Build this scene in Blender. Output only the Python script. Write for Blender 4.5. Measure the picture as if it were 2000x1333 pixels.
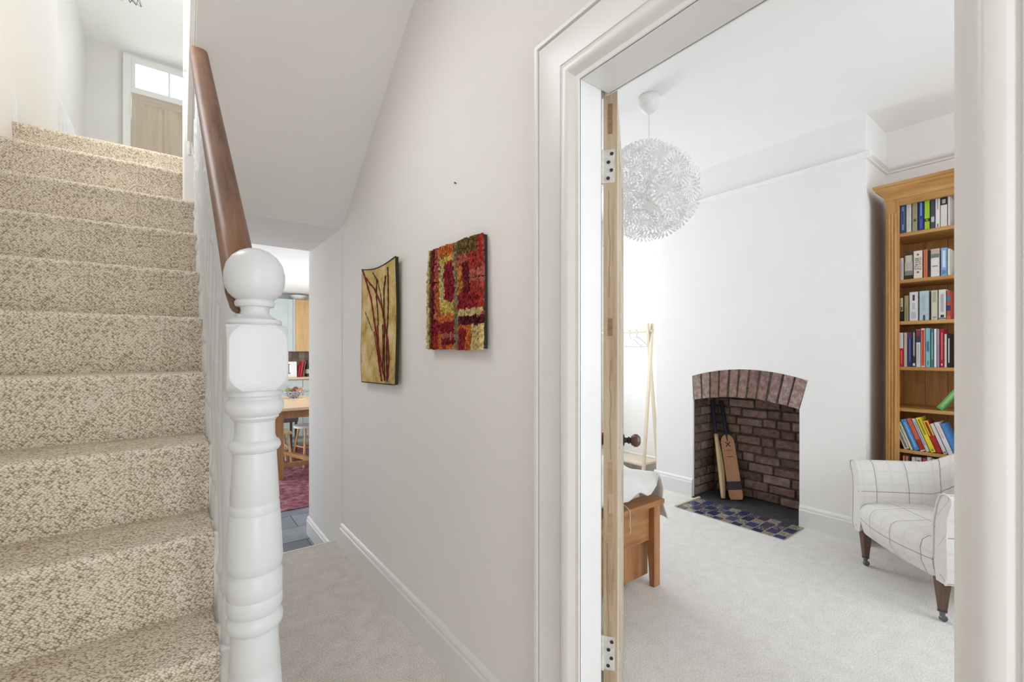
import bpy, bmesh, math, random
from mathutils import Vector, Matrix
random.seed(7)
for o in list(bpy.data.objects): bpy.data.objects.remove(o)
SC = bpy.context.scene
COL = SC.collection
R = math.radians

# ------------------------------------------------------------ camera, world, lights, exposure
F_PX, YAW, V0, EYE = 870.0, R(37.2), 690.0, 1.25
cam_d = bpy.data.cameras.new('camera'); cam = bpy.data.objects.new('camera', cam_d); COL.objects.link(cam)
cam_d.sensor_width = 36; cam_d.lens = F_PX / 2000 * 36
cam_d.shift_y = (V0 - 666.5) / 2000
cam_d.clip_start = 0.02
cam.location = (0, 0, EYE); cam.rotation_euler = (R(90), 0, -YAW)
SC.camera = cam
SC.view_settings.view_transform = 'Standard'; SC.view_settings.look = 'None'
SC.view_settings.gamma = 1; SC.view_settings.use_curve_mapping = False
SC.view_settings.exposure = 0.40
SC.cycles.diffuse_bounces = 8; SC.cycles.max_bounces = 14
wd = bpy.data.worlds.new('sky'); SC.world = wd; wd.use_nodes = True
wd.node_tree.nodes['Background'].inputs[0].default_value = (0.86, 0.93, 1.0, 1)
wd.node_tree.nodes['Background'].inputs[1].default_value = 1.5

def area(name, loc, rot, sx, sy, power, col=(1, 1, 1)):
    d = bpy.data.lights.new(name, 'AREA'); d.shape = 'RECTANGLE'; d.size = sx; d.size_y = sy
    d.energy = power; d.color = col
    o = bpy.data.objects.new(name, d); COL.objects.link(o); o.location = loc; o.rotation_euler = rot
    return o
# daylight in the window and door openings, plus added fill lights
area('daylight_bedroom_window', (2.85, 4.05, 1.75), (R(-76), 0, 0), 1.1, 1.7, 33, (0.90, 0.95, 1.0))
area('fill_bedroom_front', (2.75, -1.75, 1.65), (R(82), 0, 0), 1.7, 1.6, 20.5, (0.88, 0.94, 1.0))  # added fill to soften the bedroom; no window is known on this side
area('daylight_front_door', (0.15, -2.0, 1.35), (R(90), 0, 0), 1.2, 2.3, 15, (0.97, 0.985, 1.0))
area('fill_stair_side', (-.73, 2.35, 3.35), (0, R(-89), 0), 1.15, 1.05, 24, (1.0, 1.0, 1.0))  # added to brighten hall wall and stairs through an invented opening
area('daylight_kitchen_window', (2.35, 5.9, 1.35), (0, R(90), 0), 1.4, 2.2, 15, (0.95, 0.975, 1.0))
area('daylight_kitchen_garden_door', (-0.95, 6.2, 1.15), (0, R(-90), 0), 1.8, 2.0, 33, (0.97, 0.985, 1.0))
area('daylight_landing_window', (1.05, 5.3, 3.75), (0, R(90), 0), 1.3, 1.7, 12,  (0.90, 0.95, 1.0))
area('fill_stairwell_upper', (-0.1, -1.9, 4.0), (R(90), 0, 0), 1.0, 1.2, 8, (1.0, 0.98, 0.95))  # added soft upper fill, not a known window

# ------------------------------------------------------------ pixel helper (photo pixel -> point on a known plane)
CY, SY = math.cos(YAW), math.sin(YAW)
def ray(u, v):
    a = (u - 1000) / F_PX
    return (a * CY + SY, -a * SY + CY, -(v - V0) / F_PX)
def onX(u, v, X):
    r = ray(u, v); t = X / r[0]; return Vector((X, r[1] * t, EYE + r[2] * t))
def onY(u, v, Y):
    r = ray(u, v); t = Y / r[1]; return Vector((r[0] * t, Y, EYE + r[2] * t))

# ------------------------------------------------------------ materials
MATS = {}
def nmat(name):
    m = bpy.data.materials.new(name); m.use_nodes = True
    MATS[name] = m
    nt = m.node_tree; b = nt.nodes['Principled BSDF']
    return m, nt, b
def lk(nt, a, b): nt.links.new(a, b)
def coords(nt, scale=(1, 1, 1), rot=(0, 0, 0), kind='Object'):
    tc = nt.nodes.new('ShaderNodeTexCoord'); mp = nt.nodes.new('ShaderNodeMapping')
    mp.inputs['Scale'].default_value = scale; mp.inputs['Rotation'].default_value = rot
    lk(nt, tc.outputs[kind], mp.inputs['Vector']); return mp.outputs[0]
def noise(nt, vec, scale, detail=3, rough=.55):
    n = nt.nodes.new('ShaderNodeTexNoise'); n.inputs['Scale'].default_value = scale
    n.inputs['Detail'].default_value = detail; n.inputs['Roughness'].default_value = rough
    lk(nt, vec, n.inputs['Vector']); return n.outputs['Fac']
def ramp(nt, fac, stops):
    r = nt.nodes.new('ShaderNodeValToRGB'); el = r.color_ramp.elements
    while len(el) < len(stops): el.new(.5)
    for e, (p, c) in zip(el, stops): e.position = p; e.color = (*c, 1)
    lk(nt, fac, r.inputs['Fac']); return r.outputs['Color']
def bump(nt, b, h, strength, dist=.01):
    n = nt.nodes.new('ShaderNodeBump'); n.inputs['Strength'].default_value = strength
    n.inputs['Distance'].default_value = dist
    lk(nt, h, n.inputs['Height']); lk(nt, n.outputs[0], b.inputs['Normal'])
def mathn(nt, op, a, b=None, c=None):
    n = nt.nodes.new('ShaderNodeMath'); n.operation = op
    for i, x in enumerate((a, b, c)):
        if x is None: continue
        if isinstance(x, (int, float)): n.inputs[i].default_value = x
        else: lk(nt, x, n.inputs[i])
    return n.outputs[0]
def paint(name, col, rough=.6, var=.03, scale=3, bmp=.05, spec=.3):
    m, nt, b = nmat(name); v = coords(nt)
    f = noise(nt, v, scale, 4)
    lo = tuple(max(0, c * (1 - var)) for c in col); hi = tuple(min(1, c * (1 + var)) for c in col)
    lk(nt, ramp(nt, f, [(.35, lo), (.65, hi)]), b.inputs['Base Color'])
    b.inputs['Roughness'].default_value = rough; b.inputs['Specular IOR Level'].default_value = spec
    if bmp: bump(nt, b, noise(nt, v, 120, 2), bmp, .002)
    return m
def wood(name, c1, c2, axis='z', scale=1.0, rough=.45, dark=None, rot=None):
    m, nt, b = nmat(name)
    sc = {'x': (1.2, 14, 14), 'y': (14, 1.2, 14), 'z': (14, 14, 1.2)}[axis]
    if rot:                                   # turn the grain to follow a sloping piece, then stretch it
        m2 = nt.nodes.new('ShaderNodeMapping'); m2.inputs['Scale'].default_value = tuple(s * scale for s in sc)
        lk(nt, coords(nt, (1, 1, 1), rot), m2.inputs['Vector']); v = m2.outputs[0]
    else: v = coords(nt, tuple(s * scale for s in sc))
    f = noise(nt, v, 2.2, 6, .6); g = noise(nt, v, 9, 3, .7)
    h = mathn(nt, 'ADD', mathn(nt, 'MULTIPLY', f, .75), mathn(nt, 'MULTIPLY', g, .25))
    st = [(.32, c1), (.68, c2)]
    if dark: st = [(.30, dark), (.42, c1), (.70, c2)]
    lk(nt, ramp(nt, h, st), b.inputs['Base Color'])
    b.inputs['Roughness'].default_value = rough
    bump(nt, b, g, .08, .002)
    return m
def cloth(name, col, scale=400, rough=.9, var=.06, bmp=.25):
    m, nt, b = nmat(name); v = coords(nt); f = noise(nt, v, scale, 2); g = noise(nt, v, 9, 4)
    h = mathn(nt, 'ADD', mathn(nt, 'MULTIPLY', f, .5), mathn(nt, 'MULTIPLY', g, .5))
    lk(nt, ramp(nt, h, [(.35, tuple(c * (1 - var) for c in col)), (.65, tuple(min(1, c * (1 + var)) for c in col))]), b.inputs['Base Color'])
    b.inputs['Roughness'].default_value = rough; b.inputs['Specular IOR Level'].default_value = .1
    bump(nt, b, f, bmp, .003)
    return m
def pile_carpet(name, c1, c2, scale=170):
    m, nt, b = nmat(name); v = coords(nt)
    f = noise(nt, v, scale, 3, .7); g = noise(nt, v, 14, 3)
    h = mathn(nt, 'ADD', mathn(nt, 'MULTIPLY', f, .8), mathn(nt, 'MULTIPLY', g, .2))
    lk(nt, ramp(nt, h, [(.36, c1), (.60, c2)]), b.inputs['Base Color'])
    b.inputs['Roughness'].default_value = .95; b.inputs['Specular IOR Level'].default_value = .05
    bump(nt, b, f, .55, .008)
    return m
def random_tone(name, stops, rough=.85, nscale=25, mixn=.5, bmp=.4):
    """colour picked per object, mottled by noise"""
    m, nt, b = nmat(name); oi = nt.nodes.new('ShaderNodeObjectInfo'); v = coords(nt)
    f = noise(nt, v, nscale, 5, .65)
    h = mathn(nt, 'ADD', mathn(nt, 'MULTIPLY', oi.outputs['Random'], 1 - mixn), mathn(nt, 'MULTIPLY', f, mixn))
    lk(nt, ramp(nt, h, stops), b.inputs['Base Color'])
    b.inputs['Roughness'].default_value = rough
    if bmp: bump(nt, b, f, bmp, .006)
    return m
def flat(name, col, rough=.5, metal=0, spec=.4):
    m, nt, b = nmat(name); f = noise(nt, coords(nt), 40, 2)
    lk(nt, ramp(nt, f, [(.3, tuple(c * .95 for c in col)), (.7, tuple(min(1, c * 1.04) for c in col))]), b.inputs['Base Color'])
    b.inputs['Roughness'].default_value = rough; b.inputs['Metallic'].default_value = metal
    b.inputs['Specular IOR Level'].default_value = spec
    return m

M_hall = paint('hall_wall_paint', (.81, .788, .762), .7, .015, 1.5)
M_soffit = paint('soffit_paint', (.82, .80, .785), .75, .015, 2)
M_room = paint('bedroom_wall_paint', (.86, .85, .84), .75, .012, 2)
M_ceil = paint('ceiling_paint', (.88, .88, .875), .8, .01, 2)
M_trim = paint('gloss_white_paint', (.77, .77, .76), .3, .012, 6, .03, .5)
M_trimw = paint('warm_white_gloss', (.77, .755, .735), .33, .015, 6, .03, .5)
M_newel = paint('newel_white_paint', (.66, .68, .69), .3, .012, 8, .04, .5)
M_land = paint('landing_wall_paint', (.72, .71, .67), .7, .02, 2)
M_hcarp = pile_carpet('hall_carpet', (.55, .51, .45), (.90, .85, .785), 170)
M_bcarp = pile_carpet('bedroom_carpet', (.62, .595, .56), (.84, .825, .80), 150)
M_rail = wood('varnished_mahogany', (.125, .052, .024), (.27, .135, .066), 'y', 1.1, .45, (.06, .024, .013), rot=(R(-42.9), 0, 0))
M_pine_old = wood('stripped_pine', (.44, .33, .22), (.66, .54, .40), 'z', .8, .6, (.30, .20, .12))
M_pine_face = wood('limed_pine', (.55, .46, .35), (.75, .68, .57), 'z', .8, .6, (.48, .38, .26))
M_ldoor = wood('faded_pine', (.45, .36, .28), (.58, .48, .39), 'z', .7, .6)
M_ldoorh = wood('faded_pine_rail', (.45, .36, .28), (.58, .48, .39), 'x', .7, .6)
M_honey = wood('honey_pine', (.42, .20, .055), (.62, .34, .11), 'z', .9, .38, (.30, .13, .035))
M_honeyh = wood('honey_pine_shelf', (.42, .21, .06), (.60, .34, .12), 'y', .9, .4, (.30, .14, .04))
M_bedw = wood('bed_pine', (.36, .16, .06), (.55, .28, .12), 'z', .8, .42, (.24, .10, .04))
M_bedh = wood('bed_pine_rail', (.38, .17, .06), (.56, .29, .12), 'x', .8, .42, (.25, .10, .04))
M_rack = wood('pale_birch', (.62, .52, .38), (.75, .66, .52), 'z', .7, .5)
M_rackh = wood('pale_birch_shelf', (.62, .52, .38), (.75, .66, .52), 'y', .7, .5)
M_oak = wood('kitchen_oak', (.48, .28, .12), (.66, .43, .21), 'z', .7, .4)
M_oakh = wood('kitchen_oak_top', (.55, .38, .22), (.74, .56, .36), 'x', .7, .32)
M_oakd = wood('table_oak', (.28, .13, .045), (.45, .24, .09), 'z', .8, .4)
M_dkwood = wood('dark_walnut', (.07, .035, .022), (.15, .08, .05), 'z', 1, .3)
M_brick = random_tone('red_brick', [(.25, (.07, .05, .042)), (.42, (.17, .10, .075)), (.58, (.25, .17, .13)), (.75, (.36, .28, .225))], .9, 26, .7, .8)
M_arch = random_tone('arch_brick', [(.30, (.13, .08, .065)), (.44, (.22, .13, .105)), (.55, (.27, .18, .155)), (.68, (.40, .32, .29))], .9, 30, .8, .9)
M_mortar = paint('sooty_mortar', (.085, .07, .062), .95, .3, 30, .5)
M_slab = paint('dark_hearth_slate', (.055, .06, .065), .55, .25, 12, .15)
M_grout = paint('pale_grout', (.52, .50, .48), .8, .06, 20)
M_navy = random_tone('navy_glazed_tile', [(.2, (.02, .028, .075)), (.5, (.045, .055, .15)), (.8, (.075, .04, .06))], .18, 10, .3, 0)
M_slate = random_tone('blue_slate', [(.25, (.12, .145, .175)), (.5, (.20, .23, .265)), (.75, (.30, .33, .365))], .35, 7, .6, .15)
M_fab = None
M_paper = cloth('white_paper_petal', (.86, .86, .85), 60, .7, .02, .05)
M_plastic = flat('white_plastic', (.82, .82, .80), .35)
M_iron = flat('aged_iron', (.06, .055, .05), .45, .7)
M_bronze = flat('brown_bronze_knob', (.14, .075, .05), .35, .3)
M_hinge = paint('painted_hinge', (.66, .64, .60), .5, .12, 60, .2)
M_caster = flat('steel_caster', (.16, .17, .175), .35, .9)
M_bwhite = cloth('white_linen', (.80, .79, .775), 300, .9, .04, .2)
M_hanger = flat('white_hanger_plastic', (.80, .81, .82), .4)
M_pages = paint('book_pages', (.70, .66, .57), .9, .05, 90)
M_green_k = paint('sage_cabinet_paint', (.50, .56, .54), .5, .03, 5)
M_black = flat('black_leather', (.02, .02, .022), .5)
M_wiref = flat('black_wire', (.02, .02, .02), .5, .6)

def stair_carpet():
    m, nt, b = nmat('stair_loop_carpet')
    v = coords(nt, (1, 1, 1), (0, 0, R(38)), 'UV')
    vo = nt.nodes.new('ShaderNodeTexVoronoi'); vo.inputs['Scale'].default_value = 1.0; vo.inputs['Randomness'].default_value = .55
    mp = nt.nodes.new('ShaderNodeMapping'); mp.inputs['Scale'].default_value = (150, 235, 1); lk(nt, v, mp.inputs['Vector']); lk(nt, mp.outputs[0], vo.inputs['Vector'])
    n = noise(nt, v, 55, 4, .7); big = noise(nt, v, 7, 3)
    sx = nt.nodes.new('ShaderNodeSeparateColor'); lk(nt, vo.outputs['Color'], sx.inputs[0])
    h = mathn(nt, 'SUBTRACT', 1.0, vo.outputs['Distance'])
    h2 = mathn(nt, 'ADD', mathn(nt, 'MULTIPLY', h, .62), mathn(nt, 'MULTIPLY', sx.outputs[0], .14))
    h2 = mathn(nt, 'ADD', h2, mathn(nt, 'ADD', mathn(nt, 'MULTIPLY', n, .16), mathn(nt, 'MULTIPLY', big, .10)))
    lk(nt, ramp(nt, h2, [(.32, (.25, .185, .115)), (.48, (.62, .535, .42)), (.64, (.84, .765, .645))]), b.inputs['Base Color'])
    b.inputs['Roughness'].default_value = .95; b.inputs['Specular IOR Level'].default_value = .05
    bump(nt, b, h, .5, .006)
    return m
M_scarp = stair_carpet()

def check_fabric():
    m, nt, b = nmat('checked_wool_fabric')
    tc = nt.nodes.new('ShaderNodeTexCoord'); sp = nt.nodes.new('ShaderNodeSeparateXYZ')
    lk(nt, tc.outputs['UV'], sp.inputs[0])
    def line(s, pitch, w, off=0.):
        f = mathn(nt, 'FRACT', mathn(nt, 'ADD', mathn(nt, 'DIVIDE', s, pitch), off))
        return mathn(nt, 'LESS_THAN', mathn(nt, 'ABSOLUTE', mathn(nt, 'SUBTRACT', f, .5)), w / pitch / 2)
    dk = mathn(nt, 'MAXIMUM', line(sp.outputs[0], .17, .0035), line(sp.outputs[1], .21, .0035, .3))
    pl = mathn(nt, 'MAXIMUM', line(sp.outputs[0], .075, .012, .25), line(sp.outputs[1], .075, .012, .1))
    nv = noise(nt, coords(nt), 350, 2)
    base = ramp(nt, nv, [(.3, (.66, .64, .61)), (.7, (.76, .745, .72))])
    def mix(fac, a, c):
        n = nt.nodes.new('ShaderNodeMix'); n.data_type = 'RGBA'; lk(nt, fac, n.inputs[0])
        lk(nt, a, n.inputs[6]); n.inputs[7].default_value = (*c, 1); return n.outputs[2]
    c = mix(mathn(nt, 'MULTIPLY', pl, .25), base, (.58, .53, .47))
    c = mix(mathn(nt, 'MULTIPLY', dk, .85), c, (.20, .155, .14))
    lk(nt, c, b.inputs['Base Color']); b.inputs['Roughness'].default_value = .95
    b.inputs['Specular IOR Level'].default_value = .05
    bump(nt, b, nv, .2, .002)
    return m
M_fab = check_fabric()

def rug_mat():
    m, nt, b = nmat('faded_pink_rug'); v = coords(nt)
    vo = nt.nodes.new('ShaderNodeTexVoronoi'); vo.inputs['Scale'].default_value = 14; lk(nt, v, vo.inputs['Vector'])
    n = noise(nt, v, 45, 4); g = noise(nt, v, 3.5, 3)
    h = mathn(nt, 'ADD', mathn(nt, 'MULTIPLY', vo.outputs['Distance'], .35), mathn(nt, 'ADD', mathn(nt, 'MULTIPLY', n, .4), mathn(nt, 'MULTIPLY', g, .3)))
    lk(nt, ramp(nt, h, [(.36, (.06, .014, .026)), (.50, (.16, .04, .06)), (.64, (.26, .10, .12)), (.80, (.42, .26, .26))]), b.inputs['Base Color'])
    b.inputs['Roughness'].default_value = .95; bump(nt, b, n, .4, .005)
    return m
M_rug = rug_mat()
def tile_pattern():
    m, nt, b = nmat('patterned_cream_tile'); v = coords(nt)
    n = noise(nt, v, 85, 2); oi = nt.nodes.new('ShaderNodeObjectInfo')
    h = mathn(nt, 'ADD', mathn(nt, 'MULTIPLY', n, .8), mathn(nt, 'MULTIPLY', oi.outputs['Random'], .2))
    lk(nt, ramp(nt, h, [(.40, (.03, .035, .08)), (.49, (.20, .18, .13)), (.58, (.42, .38, .29)), (.68, (.12, .07, .05))]), b.inputs['Base Color'])
    b.inputs['Roughness'].default_value = .2
    return m
M_ptile = tile_pattern()
def bowl_mat():
    m, nt, b = nmat('blue_patterned_china'); v = coords(nt)
    vo = nt.nodes.new('ShaderNodeTexVoronoi'); vo.inputs['Scale'].default_value = 70; lk(nt, v, vo.inputs['Vector'])
    lk(nt, ramp(nt, vo.outputs['Distance'], [(.38, (.05, .07, .15)), (.62, (.52, .54, .58))]), b.inputs['Base Color'])
    b.inputs['Roughness'].default_value = .2
    return m
M_bowl = bowl_mat()
M_splash = random_tone('brown_wall_tile', [(.3, (.13, .085, .06)), (.6, (.24, .17, .12)), (.8, (.32, .25, .19))], .4, 8, .5, .1)

# ------------------------------------------------------------ mesh builder
class MB:
    def __init__(s): s.v = []; s.f = []; s.uv = None
    def add(s, vs, fs):
        n = len(s.v); s.v += [Vector(p) for p in vs]; s.f += [[i + n for i in f] for f in fs]; return s
    def box(s, x0, x1, y0, y1, z0, z1):
        x0, x1 = sorted((x0, x1)); y0, y1 = sorted((y0, y1)); z0, z1 = sorted((z0, z1))
        return s.add([(x, y, z) for z in (z0, z1) for y in (y0, y1) for x in (x0, x1)],
                     [(0, 2, 3, 1), (4, 5, 7, 6), (0, 1, 5, 4), (2, 6, 7, 3), (0, 4, 6, 2), (1, 3, 7, 5)])
    def loft(s, rings, closed=True, caps=True):
        n = len(rings[0]); vs = [p for r in rings for p in r]; fs = []
        for i in range(len(rings) - 1):
            for j in range(n if closed else n - 1):
                k = (j + 1) % n
                fs.append((i * n + j, i * n + k, (i + 1) * n + k, (i + 1) * n + j))
        if caps and closed:
            fs.append(tuple(range(n - 1, -1, -1))); fs.append(tuple((len(rings) - 1) * n + j for j in range(n)))
        return s.add(vs, fs)
    def prism(s, poly, axis, a, b):
        """poly of 2D points in the two other axes (x: (y,z), y: (x,z), z: (x,y))"""
        def P(t, q): return {'x': (t, q[0], q[1]), 'y': (q[0], t, q[1]), 'z': (q[0], q[1], t)}[axis]
        return s.loft([[P(a, q) for q in poly], [P(b, q) for q in poly]])
    def lathe(s, prof, c=(0, 0, 0), seg=24, axis='z'):
        rings = []
        for z, r in prof:
            rg = []
            for k in range(seg):
                t = 2 * math.pi * k / seg; p, q = r * math.cos(t), r * math.sin(t)
                rg.append({'z': (c[0] + p, c[1] + q, c[2] + z), 'y': (c[0] + q, c[1] + z, c[2] + p), 'x': (c[0] + z, c[1] + p, c[2] + q)}[axis])
            rings.append(rg)
        return s.loft(rings)
    def tube(s, pts, r, seg=8):
        pts = [Vector(p) for p in pts]; rings = []; up0 = None
        for i, p in enumerate(pts):
            d = (pts[min(i + 1, len(pts) - 1)] - pts[max(i - 1, 0)]).normalized()
            if up0 is None:
                up0 = Vector((0, 0, 1)) if abs(d.z) < .9 else Vector((1, 0, 0))
            a = (up0 - d * up0.dot(d)).normalized(); up0 = a; b = d.cross(a)
            rr = r[i] if isinstance(r, (list, tuple)) else r
            rings.append([p + (a * math.cos(2 * math.pi * k / seg) + b * math.sin(2 * math.pi * k / seg)) * rr for k in range(seg)])
        return s.loft(rings)
    def bar(s, p, q, w, h, up=(0, 0, 1)):
        """rectangular bar from p to q"""
        p, q = Vector(p), Vector(q); d = (q - p).normalized(); u = Vector(up); u = (u - d * u.dot(d)).normalized(); t = d.cross(u)
        return s.loft([[c + t * (w / 2 * i) + u * (h / 2 * j) for i, j in ((-1, -1), (1, -1), (1, 1), (-1, 1))] for c in (p, q)])
    def ball(s, c, r, seg=20, rings=12, sc=(1, 1, 1)):
        rg = []
        for i in range(rings + 1):
            t = math.pi * i / rings; rr = max(math.sin(t), .002)
            rg.append([(c[0] + r * sc[0] * rr * math.cos(2 * math.pi * k / seg), c[1] + r * sc[1] * rr * math.sin(2 * math.pi * k / seg), c[2] - r * sc[2] * math.cos(t)) for k in range(seg)])
        return s.loft(rg)
    def shift(s, off): o = Vector(off); s.v = [p + o for p in s.v]; return s
    def xf(s, M): s.v = [M @ p for p in s.v]; return s
    def build(s, name, mat, parent=None, bevel=0, seg=2, smooth=None, uvf=None):
        me = bpy.data.meshes.new(name)
        off = Vector((0, 0, 0))
        bm = bmesh.new(); vs = [bm.verts.new(p) for p in s.v]
        for f in s.f:
            try: bm.faces.new([vs[i] for i in f])
            except ValueError: pass
        bmesh.ops.recalc_face_normals(bm, faces=bm.faces)
        if bevel:
            es = [e for e in bm.edges if len(e.link_faces) == 2 and e.calc_face_angle(0) > R(25)]
            bmesh.ops.bevel(bm, geom=es, offset=bevel, segments=seg, profile=.5, affect='EDGES', clamp_overlap=True)
        if uvf:
            ul = bm.loops.layers.uv.new('UVMap')
            for f in bm.faces:
                for l in f.loops: l[ul].uv = uvf(l.vert.co, f.normal)
        bm.to_mesh(me); bm.free()
        if smooth:
            for p in me.polygons: p.use_smooth = True
            me.set_sharp_from_angle(angle=R(smooth))
        me.materials.append(mat)
        o = bpy.data.objects.new(name, me); COL.objects.link(o)
        if parent: o.parent = parent
        return o
def tag(o, label, cat, group=None):
    o['label'] = label; o['category'] = cat
    if group: o['group'] = group
    return o
def thing(name, label, cat, loc=(0, 0, 0), rot=(0, 0, 0), group=None):
    o = bpy.data.objects.new(name, None); COL.objects.link(o); o.location = loc; o.rotation_euler = rot
    o.empty_display_size = .1
    return tag(o, label, cat, group)
def struct(name, mb, mat, label=None, **k):
    o = mb.build(name, mat, **k); o['kind'] = 'structure'
    if label: o['label'] = label
    return o
def sroot(name, label=None, loc=(0, 0, 0), rot=(0, 0, 0)):
    o = bpy.data.objects.new(name, None); COL.objects.link(o); o.location = loc; o.rotation_euler = rot; o['kind'] = 'structure'
    if label: o['label'] = label
    return o

# ------------------------------------------------------------ main measures
XH, XR = .86, .97                 # hall face and bedroom face of the partition
DY0, DY1, DZ = .12, .832, 1.977   # door opening
RISE, GO, Y7 = .1973, .2036, 1.984
def SYn(n): return Y7 + (n - 7) * GO
XL = -.618                        # wall beside the stairs
YLAND, ZLAND = 3.15, 2.368
KZ = -.18                         # kitchen floor
CEIL = 2.82
XB, XA = 3.60, 4.05               # chimney breast face, alcove back
BY0, BY1 = .92, 2.507

# ------------------------------------------------------------ shell
struct('floor_hall', MB().box(XL, XH, -2.1, 3.063, -.2, 0), M_hcarp, 'beige twist pile carpet in the hall')
struct('trim_threshold', MB().box(XL, .854, 3.063, 3.078, -.03, .004), M_trim, 'white threshold strip where hall carpet meets slate')
struct('floor_bedroom', MB().box(XR, XA, -1.6, 3.65, -.2, 0).box(XH, XR, DY0 - .02, DY1 + .02, -.2, 0), M_bcarp, 'pale cream carpet in the bedroom')
w = MB()
w.box(XH, XR, DY1 + .03, 2.935, 0, 4.84); w.box(XH, XR, DY0 - .02, DY1 + .03, DZ + .02, 4.84); w.box(XH, XR, -2.1, DY0 - .02, 0, 4.84)
struct('wall_right', w, M_hall, 'warm off-white hall wall around the bedroom doorway')
w = MB().box(.853, XR, 2.925, 3.79, KZ - .1, ZLAND)
struct('wall_passage', w, M_hall, 'short wall beside the step down to the kitchen', bevel=.005)
struct('wall_left', MB().box(XL - .12, XL, -2.1, 4.2, -.2, 2.75).box(XL - .12, XL, -2.1, 4.2, 3.95, 4.84).box(XL - .12, XL, -2.1, 1.8, 2.75, 3.95).box(XL - .12, XL, 2.9, 4.2, 2.75, 3.95), M_hall, 'wall beside the staircase')  # gap cut above the stairs to let the added side fill in
w = MB().box(XL, -.32, -2.2, -2.1, 0, 4.84).box(.62, XH, -2.2, -2.1, 0, 4.84).box(-.32, .62, -2.2, -2.1, 2.55, 3.4).box(-.32, .62, -2.2, -2.1, 4.6, 4.84)
struct('wall_front', w, M_hall)
w = MB().box(XL, XH, -2.1, .35, 2.85, 3.05).box(.10, XH, .35, 1.84, 2.85, 3.05)
struct('ceiling_hall', w, M_soffit)
# upper flight: sloping soffit over the hall
sl = [(2.95, 2.045), (1.84, 2.85), (1.84, 3.05), (2.10, 3.05), (2.75, ZLAND + .03), (2.95, ZLAND)]
struct('ceiling_soffit', MB().prism(sl, 'x', .072, XH), M_soffit, 'sloping plaster underside of the upper stair flight')
struct('trim_upper_string', MB().prism([(2.70, 2.256), (1.86, 2.865), (1.86, 3.10), (2.12, 3.10), (2.70, 2.60)], 'x', .05, .072), M_trimw, 'cream outer string of the upper flight', bevel=.004)
struct('ceiling_passage', MB().box(.14, XH, 2.95, 3.72, 2.045, ZLAND - .01), M_soffit, 'flat plaster soffit under the half landing')
# landing
struct('floor_landing', MB().box(-.98, XH, YLAND + .02, 7.0, ZLAND - .08, ZLAND - .006), M_scarp, 'carpeted half landing floor', uvf=lambda p, n: (p.x, p.y))
struct('wall_landing_left', MB().box(-.98, -.80, 4.2, 7.12, ZLAND - .1, 4.84).box(-.80, XL, 4.2, 4.32, ZLAND - .1, 4.84) if False else MB().box(-.98, -.80, 4.1, 7.12, ZLAND - .1, 4.84), M_land)
struct('wall_landing_back', MB().box(-.80, -.415, 7.0, 7.12, ZLAND - .1, 4.84).box(-.415, .50, 7.0, 7.12, 4.80, 4.84).box(.50, XH, 7.0, 7.12, ZLAND - .1, 4.84), M_land, 'pale wall around the landing door')
w = MB().box(XH, XR, 2.935, 4.5, ZLAND, 4.84).box(XH, XR, 6.1, 7.12, ZLAND, 4.84).box(XH, XR, 4.5, 6.1, ZLAND, 3.15).box(XH, XR, 4.5, 6.1, 4.4, 4.84)
struct('wall_landing_right', w, M_land)
struct('ceiling_landing', MB().box(-.98, XR, -2.2, 7.12, 4.84, 4.94), M_ceil, 'white ceiling above the landing')
# kitchen shell
w = MB().box(-.85, 2.2, 8.3, 8.4, KZ - .1, 2.3)
struct('wall_kitchen_back', w, M_room, 'white kitchen end wall')
w = MB().box(2.2, 2.3, 3.65, 4.9, KZ - .1, 2.3).box(2.2, 2.3, 6.9, 8.4, KZ - .1, 2.3).box(2.2, 2.3, 4.9, 6.9, KZ - .1, .75).box(2.2, 2.3, 4.9, 6.9, 2.0, 2.3)
struct('wall_kitchen_right', w, M_room)
w = MB().box(-.85, -.75, 3.063, 5.2, KZ - .1, 2.3).box(-.85, -.75, 7.2, 8.4, KZ - .1, 2.3).box(-.85, -.75, 5.2, 7.2, 2.05, 2.3)
struct('wall_kitchen_left', w, M_room)
struct('wall_kitchen_front', MB().box(XR, 2.2, 3.65, 3.79, KZ - .1, 2.3), M_room)
struct('ceiling_kitchen', MB().box(-.85, 2.3, 3.72, 8.4, 2.24, 2.285), M_ceil, 'white kitchen ceiling')
fk = struct('floor_kitchen', MB().box(-.85, 2.3, 3.063, 8.4, KZ - .12, KZ - .012), M_grout, 'blue grey slate kitchen floor')
tx, ty = .415, .30
r = 0; y = 3.09
slate_mesh = {}
while y < 8.3:
    x = -.75 - (.2 if r % 2 else .0) + .105
    while x < 2.2:
        a, b_ = max(x, -.75), min(x + tx, 2.2)
        if b_ - a > .05:
            yb = min(y + ty, 8.3)
            MB().box(a + .003, b_ - .003, y + .003, yb - .003, KZ - .014, KZ + random.uniform(-.001, .001)).build('slate_tile', M_slate, fk)
        x += tx
    y += ty; r += 1
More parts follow.
